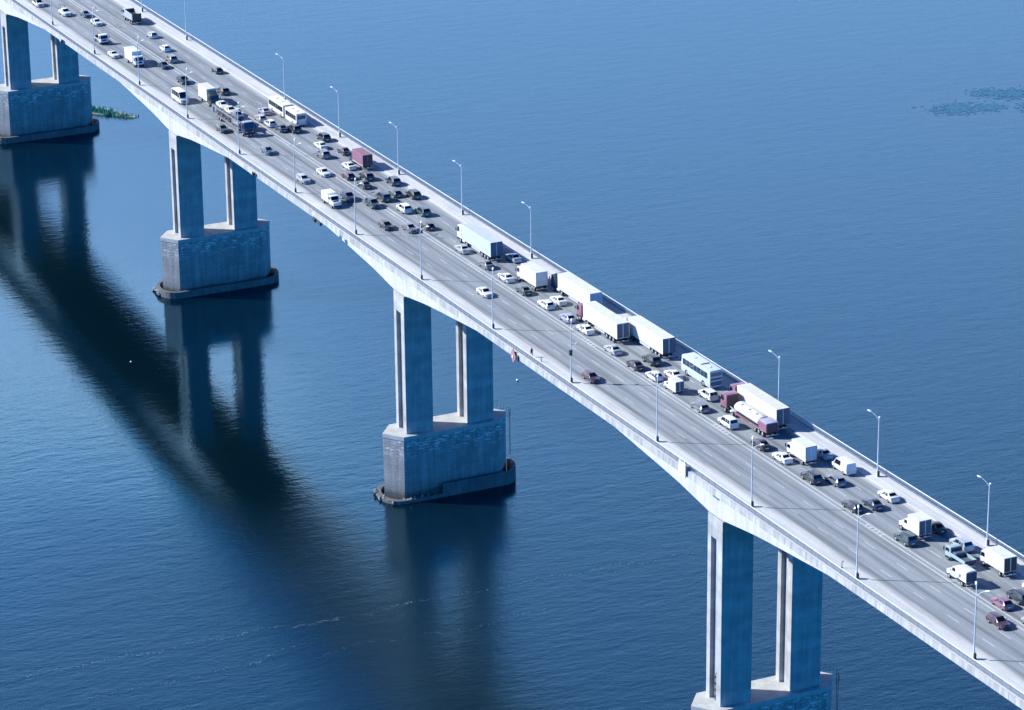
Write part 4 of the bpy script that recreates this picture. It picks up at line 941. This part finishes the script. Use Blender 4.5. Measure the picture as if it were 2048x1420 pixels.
for s in (-1, 1): 
    obj('side_skirt', B(-5.0, 3.3, s * 1.2 - 0.03, s * 1.2 + 0.03, 0.95, 1.3), 'b_red', t, 0)
    bm = bmesh.new(); cyl(bm, (3.9, s * 0.85, 0.75), (5.0, s * 0.85, 0.75), 0.28, n=12); obj('fuel_tank', bm, 'galv', t, 30)
    for i in range(4): obj('mudguard', B(-6.9 + i * 1.3, -5.9 + i * 1.3, s * 1.12 - 0.14, s * 1.12 + 0.14, 1.02, 1.06), 'galv', t, 0)
bm = bmesh.new()
for yy in (-0.9, -0.2, 0.5): cyl(bm, (4.2, yy, 0.95), (5.6, yy + 0.2, 1.35), 0.06, n=8)
box(bm, 3.9, 5.6, -0.5, 0.5, 0.86, 0.98); obj('coupling_hose', bm, 'galv', t, 0)
under(t, -8.0, f - 0.4, 2.45, 0.98, [f - 1.5, 4.1, -4.0, -5.3, -6.6], 0.5, wd=0.34)
finish(t, 321.3, 337.7, 17.85, F, 'red tanker lorry with a white rounded tank and red rear cabinet', 'tanker')

# coach
def bus_shell(t, paint, L, W, H, z0, xo=0.0, front=True):
    hw = W / 2; f, b = xo + L / 2, xo - L / 2
    bm = bmesh.new(); lean = 0.35 if front else 0.0
    prism_xz(bm, [(b, z0), (f, z0), (f, z0 + 1.0), (f - lean, H - 0.1), (f - lean - 0.12, H), (b + 0.1, H), (b, H - 0.12)], -hw, hw, 0.12)
    return obj('body', bm, paint, t, 35)
t = empty('coach'); L, W, H = 10.9, 2.45, 3.5; f, b, hw = L / 2, -L / 2, W / 2
body = bus_shell(t, 'p_paleblue', L, W, H, 0.42)
bm = bmesh.new(); panel(bm, [(f - 0.03, -1.05, 1.5), (f - 0.03, 1.05, 1.5), (f - 0.3, 1.02, 3.15), (f - 0.3, -1.02, 3.15)], 0.02, (1, 0, 0)); obj('windscreen', bm, 'bus_glass', body, 0)
for s in (-1, 1):
    for i in range(7):
        xa = f - 0.75 - i * 1.33
        obj('side_window', B(xa - 1.25, xa, s * hw - 0.01, s * hw + 0.014, 1.85, 2.95), 'bus_glass', body, 0)
    for i in range(5): obj('luggage_door', B(f - 3.2 - i * 0.95, f - 2.3 - i * 0.95, s * hw - 0.01, s * hw + 0.01, 0.55, 1.35), 'p_paleblue', body, 0)
    for ax in (f - 2.1, b + 2.6):
        wheel(t, ax, s * (hw - 0.14), 0.5, 0.3, s, 18)
        bm = bmesh.new(); cyl(bm, (ax, s * (hw - 0.1), 0.52), (ax, s * (hw + 0.008), 0.52), 0.6, n=18); obj('wheel_arch', bm, 'chassis', body, 0)
    obj('mirror', B(f + 0.05, f + 0.3, s * (hw + 0.12) - 0.12, s * (hw + 0.12) + 0.12, 2.2, 2.8, bevel=0.04), 'chassis', body, 30)
    obj('tail_light', B(b - 0.03, b + 0.02, s * (hw - 0.25) - 0.12, s * (hw - 0.25) + 0.12, 0.9, 1.5), 'tail_red', body, 0)
obj('rear_window', B(b - 0.02, b + 0.02, -hw + 0.2, hw - 0.2, 2.45, 3.1), 'bus_glass', body, 0)
obj('engine_grille', B(b - 0.025, b + 0.02, -hw + 0.3, hw - 0.3, 0.75, 1.5), 'b_steel', body, 0)
obj('rear_stripe', B(b - 0.02, b + 0.02, -hw + 0.16, hw - 0.16, 1.75, 2.15), 'b_steel', body, 0)
obj('roof_hatch', B(1.9, 2.6, -0.35, 0.35, H - 0.01, H + 0.07, bevel=0.03), 'p_paleblue', body, 0)
obj('air_vent', B(-1.6, -1.3, -0.85, 0.85, H - 0.01, H + 0.09, bevel=0.03), 'chassis', body, 0)
obj('roof_hatch', B(-3.6, -3.2, -0.2, 0.2, H - 0.01, H + 0.12, bevel=0.03), 'galv', body, 0)
obj('number_plate', B(b - 0.03, b + 0.02, -0.26, 0.26, 0.55, 0.67), 'plate', body, 0)
finish(t, 301.0, 312.1, 20.75, F, 'pale blue coach standing at the far pavement', 'coach', 'buses on the far lanes')

# articulated bus
t = empty('articulated_bus'); W, H = 2.45, 3.05; hw = W / 2
def section(x0, x1, front, rear):
    Ls = x1 - x0; body = bus_shell(t, 'p_white', Ls, W, H, 0.38, (x0 + x1) / 2, front)
    n = int(Ls / 1.35)
    for s in (-1, 1):
        for i in range(n):
            xa = x1 - 0.45 - i * (Ls - 0.8) / n
            obj('side_window', B(xa - (Ls - 0.8) / n + 0.07, xa, s * hw - 0.01, s * hw + 0.014, 1.45, 2.55), 'glass', body, 0)
    if front:
        bm = bmesh.new(); panel(bm, [(x1 - 0.02, -1.05, 1.4), (x1 - 0.02, 1.05, 1.4), (x1 - 0.27, 1.02, 2.75), (x1 - 0.27, -1.02, 2.75)], 0.02, (1, 0, 0)); obj('windscreen', bm, 'glass', body, 0)
        for s in (-1, 1): obj('headlight', B(x1 - 0.03, x1 + 0.02, s * 0.85 - 0.16, s * 0.85 + 0.16, 0.7, 0.88), 'lamp_glass', body, 0)
    if rear:
        obj('rear_window', B(x0 - 0.02, x0 + 0.02, -hw + 0.28, hw - 0.28, 1.75, 2.6), 'glass', body, 0)
        for s in (-1, 1): obj('tail_light', B(x0 - 0.03, x0 + 0.02, s * 1.0 - 0.1, s * 1.0 + 0.1, 0.8, 1.3), 'tail_red', body, 0)
        obj('number_plate', B(x0 - 0.03, x0 + 0.02, -0.26, 0.26, 0.6, 0.72), 'plate', body, 0)
    for xx in (x0 + Ls * 0.35, x0 + Ls * 0.72): obj('roof_hatch', B(xx - 0.35, xx + 0.35, -0.35, 0.35, H - 0.01, H + 0.08, bevel=0.03), 'p_silver', body, 0)
section(-0.6, 8.75, True, False); section(-8.75, -1.7, False, True)
bm = bmesh.new()
for i in range(6): box(bm, -1.72 + i * 0.19, -1.72 + i * 0.19 + 0.15, -hw + 0.05, hw - 0.05, 0.45, H - 0.06, bevel=0.04)
obj('bellows', bm, 'b_grey', t, 0)
for ax in (6.4, 0.9, -6.2):
    for s in (-1, 1): wheel(t, ax, s * (hw - 0.14), 0.48, 0.3, s, 18)
finish(t, 100.3, 117.9, 20.1, F, 'white articulated bus with a dark window band at the far railing', 'bus', 'buses on the far lanes')

# car transporter with four cars
t = empty('car_transporter'); f = 10.4
cab(t, 'p_navy', f, f - 2.2, 2.45, 0.95, 3.1, 0.28)
obj('cab_canopy', B(f - 2.0, f - 0.5, -1.15, 1.15, 3.12, 3.3, bevel=0.06), 'b_lilac', t, 30)
for nm, z, x0, x1 in (('lower_deck', 0.95, -10.2, 6.4), ('upper_deck', 2.55, -10.0, 7.6)):
    bm = bmesh.new()
    for s in (-1, 1): box(bm, x0, x1, s * 0.85 - 0.28, s * 0.85 + 0.28, z, z + 0.07); box(bm, x0, x1, s * 1.2 - 0.05, s * 1.2 + 0.05, z - 0.1, z + 0.14)
    for i in range(int((x1 - x0) / 1.5)): box(bm, x0 + i * 1.5, x0 + i * 1.5 + 0.12, -1.14, 1.14, z - 0.09, z - 0.01)
    obj(nm, bm, 'b_grey', t, 0)
for xx in (-9.8, -6.6, -3.4, -0.2, 3.0, 6.2):
    for s in (-1, 1):
        bm = bmesh.new(); cyl(bm, (xx, s * 1.2, 1.0), (xx + 0.5, s * 1.2, 2.6), 0.07, n=8); cyl(bm, (xx + 0.5, s * 1.2, 1.0), (xx - 0.1, s * 1.2, 2.6), 0.04, n=8)
        obj('post', bm, 'b_grey', t, 0)
bm = bmesh.new()
for s in (-1, 1): box(bm, -10.5, -10.3, s * 0.85 - 0.25, s * 0.85 + 0.25, 0.9, 2.6)
obj('loading_ramp', bm, 'galv', t, 0)
under(t, -10.2, f - 0.4, 2.45, 0.92, [f - 1.4, f - 4.6, -5.0, -6.2], 0.44, wd=0.3)
TX, TY = 109.6, 7.0
finish(t, TX + f, TX - f, TY, N, 'car transporter with a dark cab and two open decks', 'car transporter', 'lorries on the near lanes')
car('sedan', 'white', TX - 6.6, TY, N, 'white saloon carried at the back of the transporter upper deck', 2.66, group='cars carried on the transporter')
car('sedan', 'cream', TX - 1.6, TY, N, 'cream saloon carried mid-way on the transporter upper deck', 2.66, group='cars carried on the transporter')
car('hatch', 'steel', TX + 3.2, TY, N, 'steel blue hatchback carried on the transporter upper deck behind its cab', 2.66, group='cars carried on the transporter')
car('sedan', 'maroon', TX - 6.4, TY, N, 'dark red saloon carried at the back of the transporter lower deck', 1.06, group='cars carried on the transporter')
car('sedan', 'black', TX - 1.4, TY, N, 'black saloon carried mid-way on the transporter lower deck', 1.06, group='cars carried on the transporter')
car('hatch', 'silver', TX + 3.2, TY, N, 'silver hatchback carried at the front of the transporter lower deck', 1.06, group='cars carried on the transporter')

# ------------------------------------------------------------------ signs and fittings on the near edge
x = 277.6; t = empty('navigation_sign', (x, -2.15, deckz(x) - 0.55)); tag(t, 'red diamond navigation sign hung outside the near railing', 'sign')
bm = bmesh.new(); prism_xz(bm, [(0, -1.4), (1.15, 0), (0, 1.4), (-1.15, 0)], -0.06, 0.06, 0.0); obj('board', bm, 'red_sign', t, 0)
bm = bmesh.new(); cyl(bm, (0, -0.061, -0.15), (0, -0.2, -0.15), 0.28, n=14); obj('lamp', bm, 'white_sign', t, 30)
bm = bmesh.new(); box(bm, 0.9, 1.7, 0.1, 0.5, -0.6, 0.4, bevel=0.05); box(bm, -1.0, 1.2, 0.06, 0.45, -0.1, 0.02); obj('bracket', bm, 'dark_metal', t, 0)
x = 343.3; t = empty('edge_cabinet', (x, -2.1, deckz(x) - 1.0)); tag(t, 'white square board with two small prongs on the near railing, lower middle', 'sign')
obj('board', B(-1.15, 1.15, -0.1, 0.08, 0, 2.35, bevel=0.02), 'white_sign', t, 0)
for sx_ in (-0.75, 0.75): obj('prong', B(sx_ - 0.09, sx_ + 0.09, -0.08, 0.06, 2.34, 2.75), 'white_sign', t, 0)
bm = bmesh.new(); box(bm, -0.9, 0.9, 0.09, 0.32, 0.2, 0.35); box(bm, -0.9, 0.9, 0.09, 0.32, 1.6, 1.75); box(bm, -1.1, 1.13, 0.09, 0.14, -0.14, -0.02); obj('bracket', bm, 'dark_metal', t, 0)
for x, z, lb in ((145.9, -0.6, 'grey lamp bracket on the bridge edge above the second pier'), (14.0, -0.8, 'grey lamp bracket on the bridge edge above the leftmost pier')):
    t = empty('edge_bracket', (x, -1.95, deckz(x) + z)); tag(t, lb, 'bracket', 'brackets on the near bridge edge')
    bm = bmesh.new(); box(bm, -1.6, 1.2, -0.25, 0.1, 0.0, 0.25, bevel=0.05); box(bm, -0.6, 0.4, -0.6, -0.2, 0.1, 0.8, bevel=0.12, seg=2); obj('frame', bm, 'galv', t, 30)
    bm = bmesh.new(); cyl(bm, (0.9, -0.4, 0.1), (0.9, -0.4, 0.7), 0.35, n=12); obj('lantern', bm, 'dark_metal', t, 30)
x = 182.0; t = empty('drain_box', (x, -1.9, deckz(x) - 1.75)); tag(t, 'two small dark boxes hanging below the near bridge edge, left of centre', 'bracket')
for k in (-1.5, 1.5): obj('hanging_box', B(k - 0.7, k + 0.6, -0.25, 0.25, 0 if k < 0 else 0.15, 0.75, bevel=0.05), 'dark_metal', t, 0)
bm = bmesh.new(); box(bm, -2.3, 2.3, -0.06, 0.06, 0.78, 0.9); obj('hanger', bm, 'dark_metal', t, 0)
for x, y, h, lb in ((284.8, 0.0, 0.85, 'short dark post on the near pavement just right of the walking person'), (391.4, 0.1, 1.1, 'thin dark post on the near pavement at lower right')):
    t = empty('marker_post', (x, y, deckz(x) + 0.13)); tag(t, lb, 'post', 'short posts on the near pavement')
    bm = bmesh.new(); cyl(bm, (0, 0, 0), (0, 0, h), 0.06, n=8); obj('shaft', bm, 'dark_metal', t, 30)
    obj('head', B(-0.05, 0.05, -0.05, 0.32, h - 0.12, h + 0.06, bevel=0.02), 'galv', t, 0)
    obj('foot', B(-0.16, 0.16, -0.16, 0.16, 0, 0.06), 'dark_metal', t, 0)

# person walking on the near pavement
def person(x, y, heading, label):
    m = plain('dark_clothing', (0.02, 0.022, 0.03), 0.9)
    skin = plain('skin', (0.42, 0.27, 0.2), 0.6); hair = plain('dark_hair', (0.02, 0.016, 0.012), 0.8)
    V = [(0, 0, 0.95), (0, 0, 1.2), (0, 0, 1.43), (0.01, 0, 1.52), (0.03, 0, 1.63), (0.03, 0, 1.72),
         (0, 0.19, 1.41), (-0.1, 0.24, 1.15), (0.02, 0.25, 0.92), (0.06, 0.25, 0.83), (0, -0.19, 1.41), (0.1, -0.24, 1.15), (0.26, -0.24, 0.97), (0.32, -0.23, 0.9),
         (0, 0.1, 0.90), (0.16, 0.1, 0.5), (0.1, 0.1, 0.08), (0.26, 0.1, 0.05), (0, -0.1, 0.90), (-0.04, -0.1, 0.5), (-0.24, -0.1, 0.12), (-0.14, -0.1, 0.05)]
    E = [(0, 1), (1, 2), (2, 3), (3, 4), (4, 5), (2, 6), (6, 7), (7, 8), (8, 9), (2, 10), (10, 11), (11, 12), (12, 13), (0, 14), (14, 15), (15, 16), (16, 17), (0, 18), (18, 19), (19, 20), (20, 21)]
    Rr = [(.15, .11), (.15, .1), (.16, .1), (.055, .055), (.095, .08), (.08, .07), (.065,) * 2, (.048,) * 2, (.036,) * 2, (.04, .022), (.065,) * 2, (.048,) * 2, (.036,) * 2, (.04, .022),
          (.095,) * 2, (.062,) * 2, (.042,) * 2, (.035, .045), (.095,) * 2, (.062,) * 2, (.042,) * 2, (.035, .045)]
    me = bpy.data.meshes.new('person'); me.from_pydata(V, E, [])
    o = bpy.data.objects.new('person', me); col.objects.link(o); me.materials.append(m)
    o.modifiers.new('skin', 'SKIN')
    for i, r in enumerate(Rr): me.skin_vertices[0].data[i].radius = (r[1], r[0])
    me.skin_vertices[0].data[0].use_root = True
    s = o.modifiers.new('sub', 'SUBSURF'); s.levels = 1; s.render_levels = 2
    o.location = (x, y, deckz(x) + 0.14); o.rotation_euler = (0, 0, heading)
    tag(o, label, 'person')
    bm = bmesh.new(); bmesh.ops.create_uvsphere(bm, u_segments=12, v_segments=8, radius=0.112, matrix=Matrix.Translation((0.045, 0, 1.65)) @ Matrix.Diagonal((1, 0.82, 1.12, 1))); obj('face', bm, skin, o, 60)
    bm = bmesh.new(); bmesh.ops.create_uvsphere(bm, u_segments=12, v_segments=8, radius=0.122, matrix=Matrix.Translation((0.02, 0, 1.685)) @ Matrix.Diagonal((1, 0.86, 1.0, 1))); obj('hair', bm, hair, o, 60)
    for yy, xx, zz in ((0.25, 0.06, 0.83), (-0.23, 0.33, 0.88)):
        bm = bmesh.new()
        bmesh.ops.create_uvsphere(bm, u_segments=8, v_segments=6, radius=0.05, matrix=Matrix.Translation((xx, yy, zz)) @ Matrix.Diagonal((0.8, 0.5, 1.1, 1)))
        for k in range(4): cyl(bm, (xx - 0.03 + k * 0.02, yy, zz - 0.03), (xx - 0.02 + k * 0.024, yy, zz - 0.12 + 0.01 * abs(k - 1)), 0.010, 0.008, 6)
        cyl(bm, (xx + 0.03, yy, zz), (xx + 0.065, yy, zz - 0.055), 0.011, 0.009, 6)
        obj('hand', bm, skin, o, 60)
person(281.6, -0.35, PI, 'person in dark clothes walking on the near pavement, right of the red diamond sign')

# ------------------------------------------------------------------ things on the water
def float_buoy(x, y, label, sc=0.75):
    t = empty('buoy', (x, y, 0)); t.scale = (sc, sc, sc); tag(t, label, 'buoy', 'small white floats on the river')
    bm = bmesh.new(); bmesh.ops.create_uvsphere(bm, u_segments=14, v_segments=8, radius=0.42, matrix=Matrix.Translation((0, 0, 0.16)) @ Matrix.Diagonal((1, 1, 0.7, 1))); obj('hull', bm, 'white_sign', t, 60)
    bm = bmesh.new(); cyl(bm, (0, 0, 0.4), (0, 0, 0.75), 0.09, 0.05, 8); obj('top_mark', bm, 'dark_metal', t, 30)
float_buoy(167.1, 49.4, 'small white float on the water right of the middle pier')
float_buoy(119.1, -22.7, 'tiny white float on the dark reflection at left', 0.5)

# reed islet behind the leftmost pier
bm = bmesh.new(); n = 36; ring = []
IS = [(-70, 26), (-63.5, 27.5), (-60.5, 31), (-58, 34), (-54, 38), (-55, 39), (-59, 37), (-65, 34), (-70, 31)]
a = [bm.verts.new((x, y, -0.3)) for x, y in IS]; b = [bm.verts.new((x * 0.97 - 62 * 0.03, y * 0.97 + 32 * 0.03, 0.14 + 0.08 * (i % 2))) for i, (x, y) in enumerate(IS)]
bm.faces.new(b); [bm.faces.new((a[i], a[(i + 1) % 9], b[(i + 1) % 9], b[i])) for i in range(9)]
tag(obj('sand_bar', bm, 'sand', smooth=0), kind='structure')
bm = bmesh.new()
for k in range(1150):
    s = random.random() ** 0.8
    cx = -67.5 + 12.5 * s + random.gauss(0, 0.8); cy = 28.2 + 9.0 * s + random.gauss(0, 0.9)
    if s > 0.62 and random.random() < 0.55: continue
    cl = 0.5 + 0.5 * math.sin(cx * 1.7) * math.sin(cy * 1.3 + 1)
    h = random.uniform(0.5, 1.7) * (1.15 - 0.6 * s) * (0.5 + 0.7 * cl); an = random.uniform(0, PI); wd = random.uniform(0.06, 0.16)
    dx, dy = math.cos(an) * wd, math.sin(an) * wd; lx, ly = random.gauss(0, 0.3), random.gauss(0, 0.3)
    v = [bm.verts.new(p) for p in ((cx - dx, cy - dy, 0), (cx + dx, cy + dy, 0), (cx + lx * 0.6 + dx * 0.8, cy + ly * 0.6 + dy * 0.8, h * 0.6), (cx + lx, cy + ly, h), (cx + lx * 0.6 - dx * 0.8, cy + ly * 0.6 - dy * 0.8, h * 0.6))]
    bm.faces.new(v)
tag(obj('reeds', bm, 'reed', smooth=0), 'green reeds growing on a sandy islet behind the leftmost pier', 'reeds', kind='stuff')

# floating weed at upper right
bm = bmesh.new()
for (cx, cy, sx_, sy_, n_) in ((38, 240, 4.5, 6.0, 420), (41, 249, 3.0, 3.5, 200), (33, 262, 4.0, 6.0, 420), (46, 262, 3.5, 5.0, 320), (28, 255, 3.0, 4.0, 160), (47, 274, 4, 8, 500), (34, 276, 4, 8, 450)):
    for k in range(n_):
        x, y = random.gauss(cx, sx_ * 0.55), random.gauss(cy, sy_ * 0.55); r = random.uniform(0.2, 0.75); an = random.uniform(0, PI)
        vs = []
        for i in range(6):
            q = r * random.uniform(0.5, 1.0); th = 2 * PI * i / 6; px, py = q * math.cos(th) * 1.6, q * math.sin(th) * 0.6
            vs.append(bm.verts.new((x + px * math.cos(an) - py * math.sin(an), y + px * math.sin(an) + py * math.cos(an), 0.03 + k * 0.00007)))
        bm.faces.new(vs)
tag(obj('water_weed', bm, 'weed', smooth=0), 'dark teal patches of water weed on the river at upper right', 'water weed', kind='stuff')

# foam lines drifting on the river
bm = bmesh.new()
LINES = [([(259.75, -91), (259.2, -80.5), (260.1, -64.6), (259.8, -55.8), (260.1, -43.1), (262.4, -31.1), (261.1, -11.3), (262.8, -2.8), (262.1, 11.1), (264.8, 42.9)], 1.0),
         ([(274.4, -39.9), (273.4, -31.6), (276.3, -9.9), (274.1, 5.4)], 0.45), ([(272.4, -84), (272.7, -76.6), (273.1, -65.9), (272, -52), (268.5, -40)], 0.45), ([(266, 20), (268.4, 44), (270, 66)], 0.12)]
zk = 0
for pts, dens in LINES:
    for (xa, ya), (xb, yb) in zip(pts, pts[1:]):
        Ls = math.hypot(xb - xa, yb - ya); den = dens * random.choice((0.5, 0.9, 1.0, 1.3))
        for k in range(int(Ls * 5.0 * den)):
            s = random.random(); x = xa + (xb - xa) * s; y = ya + (yb - ya) * s
            x += 0.5 * math.sin(y * 0.45) + 0.28 * math.sin(y * 1.7) + random.gauss(0, 0.22); y += random.gauss(0, 0.2); r = random.uniform(0.03, 0.10) * (1.6 if random.random() < 0.06 else 1); zk += 1
            vs = []
            for i in range(6):
                q = r * random.uniform(0.5, 1.1); th = 2 * PI * i / 6; vs.append(bm.verts.new((x + q * math.cos(th), y + q * 1.7 * math.sin(th), 0.035 + zk * 0.00001)))
            bm.faces.new(vs)
tag(obj('foam', bm, 'foam', smooth=0), 'thin broken line of white foam drifting across the river in front of the bridge', 'foam', kind='stuff')
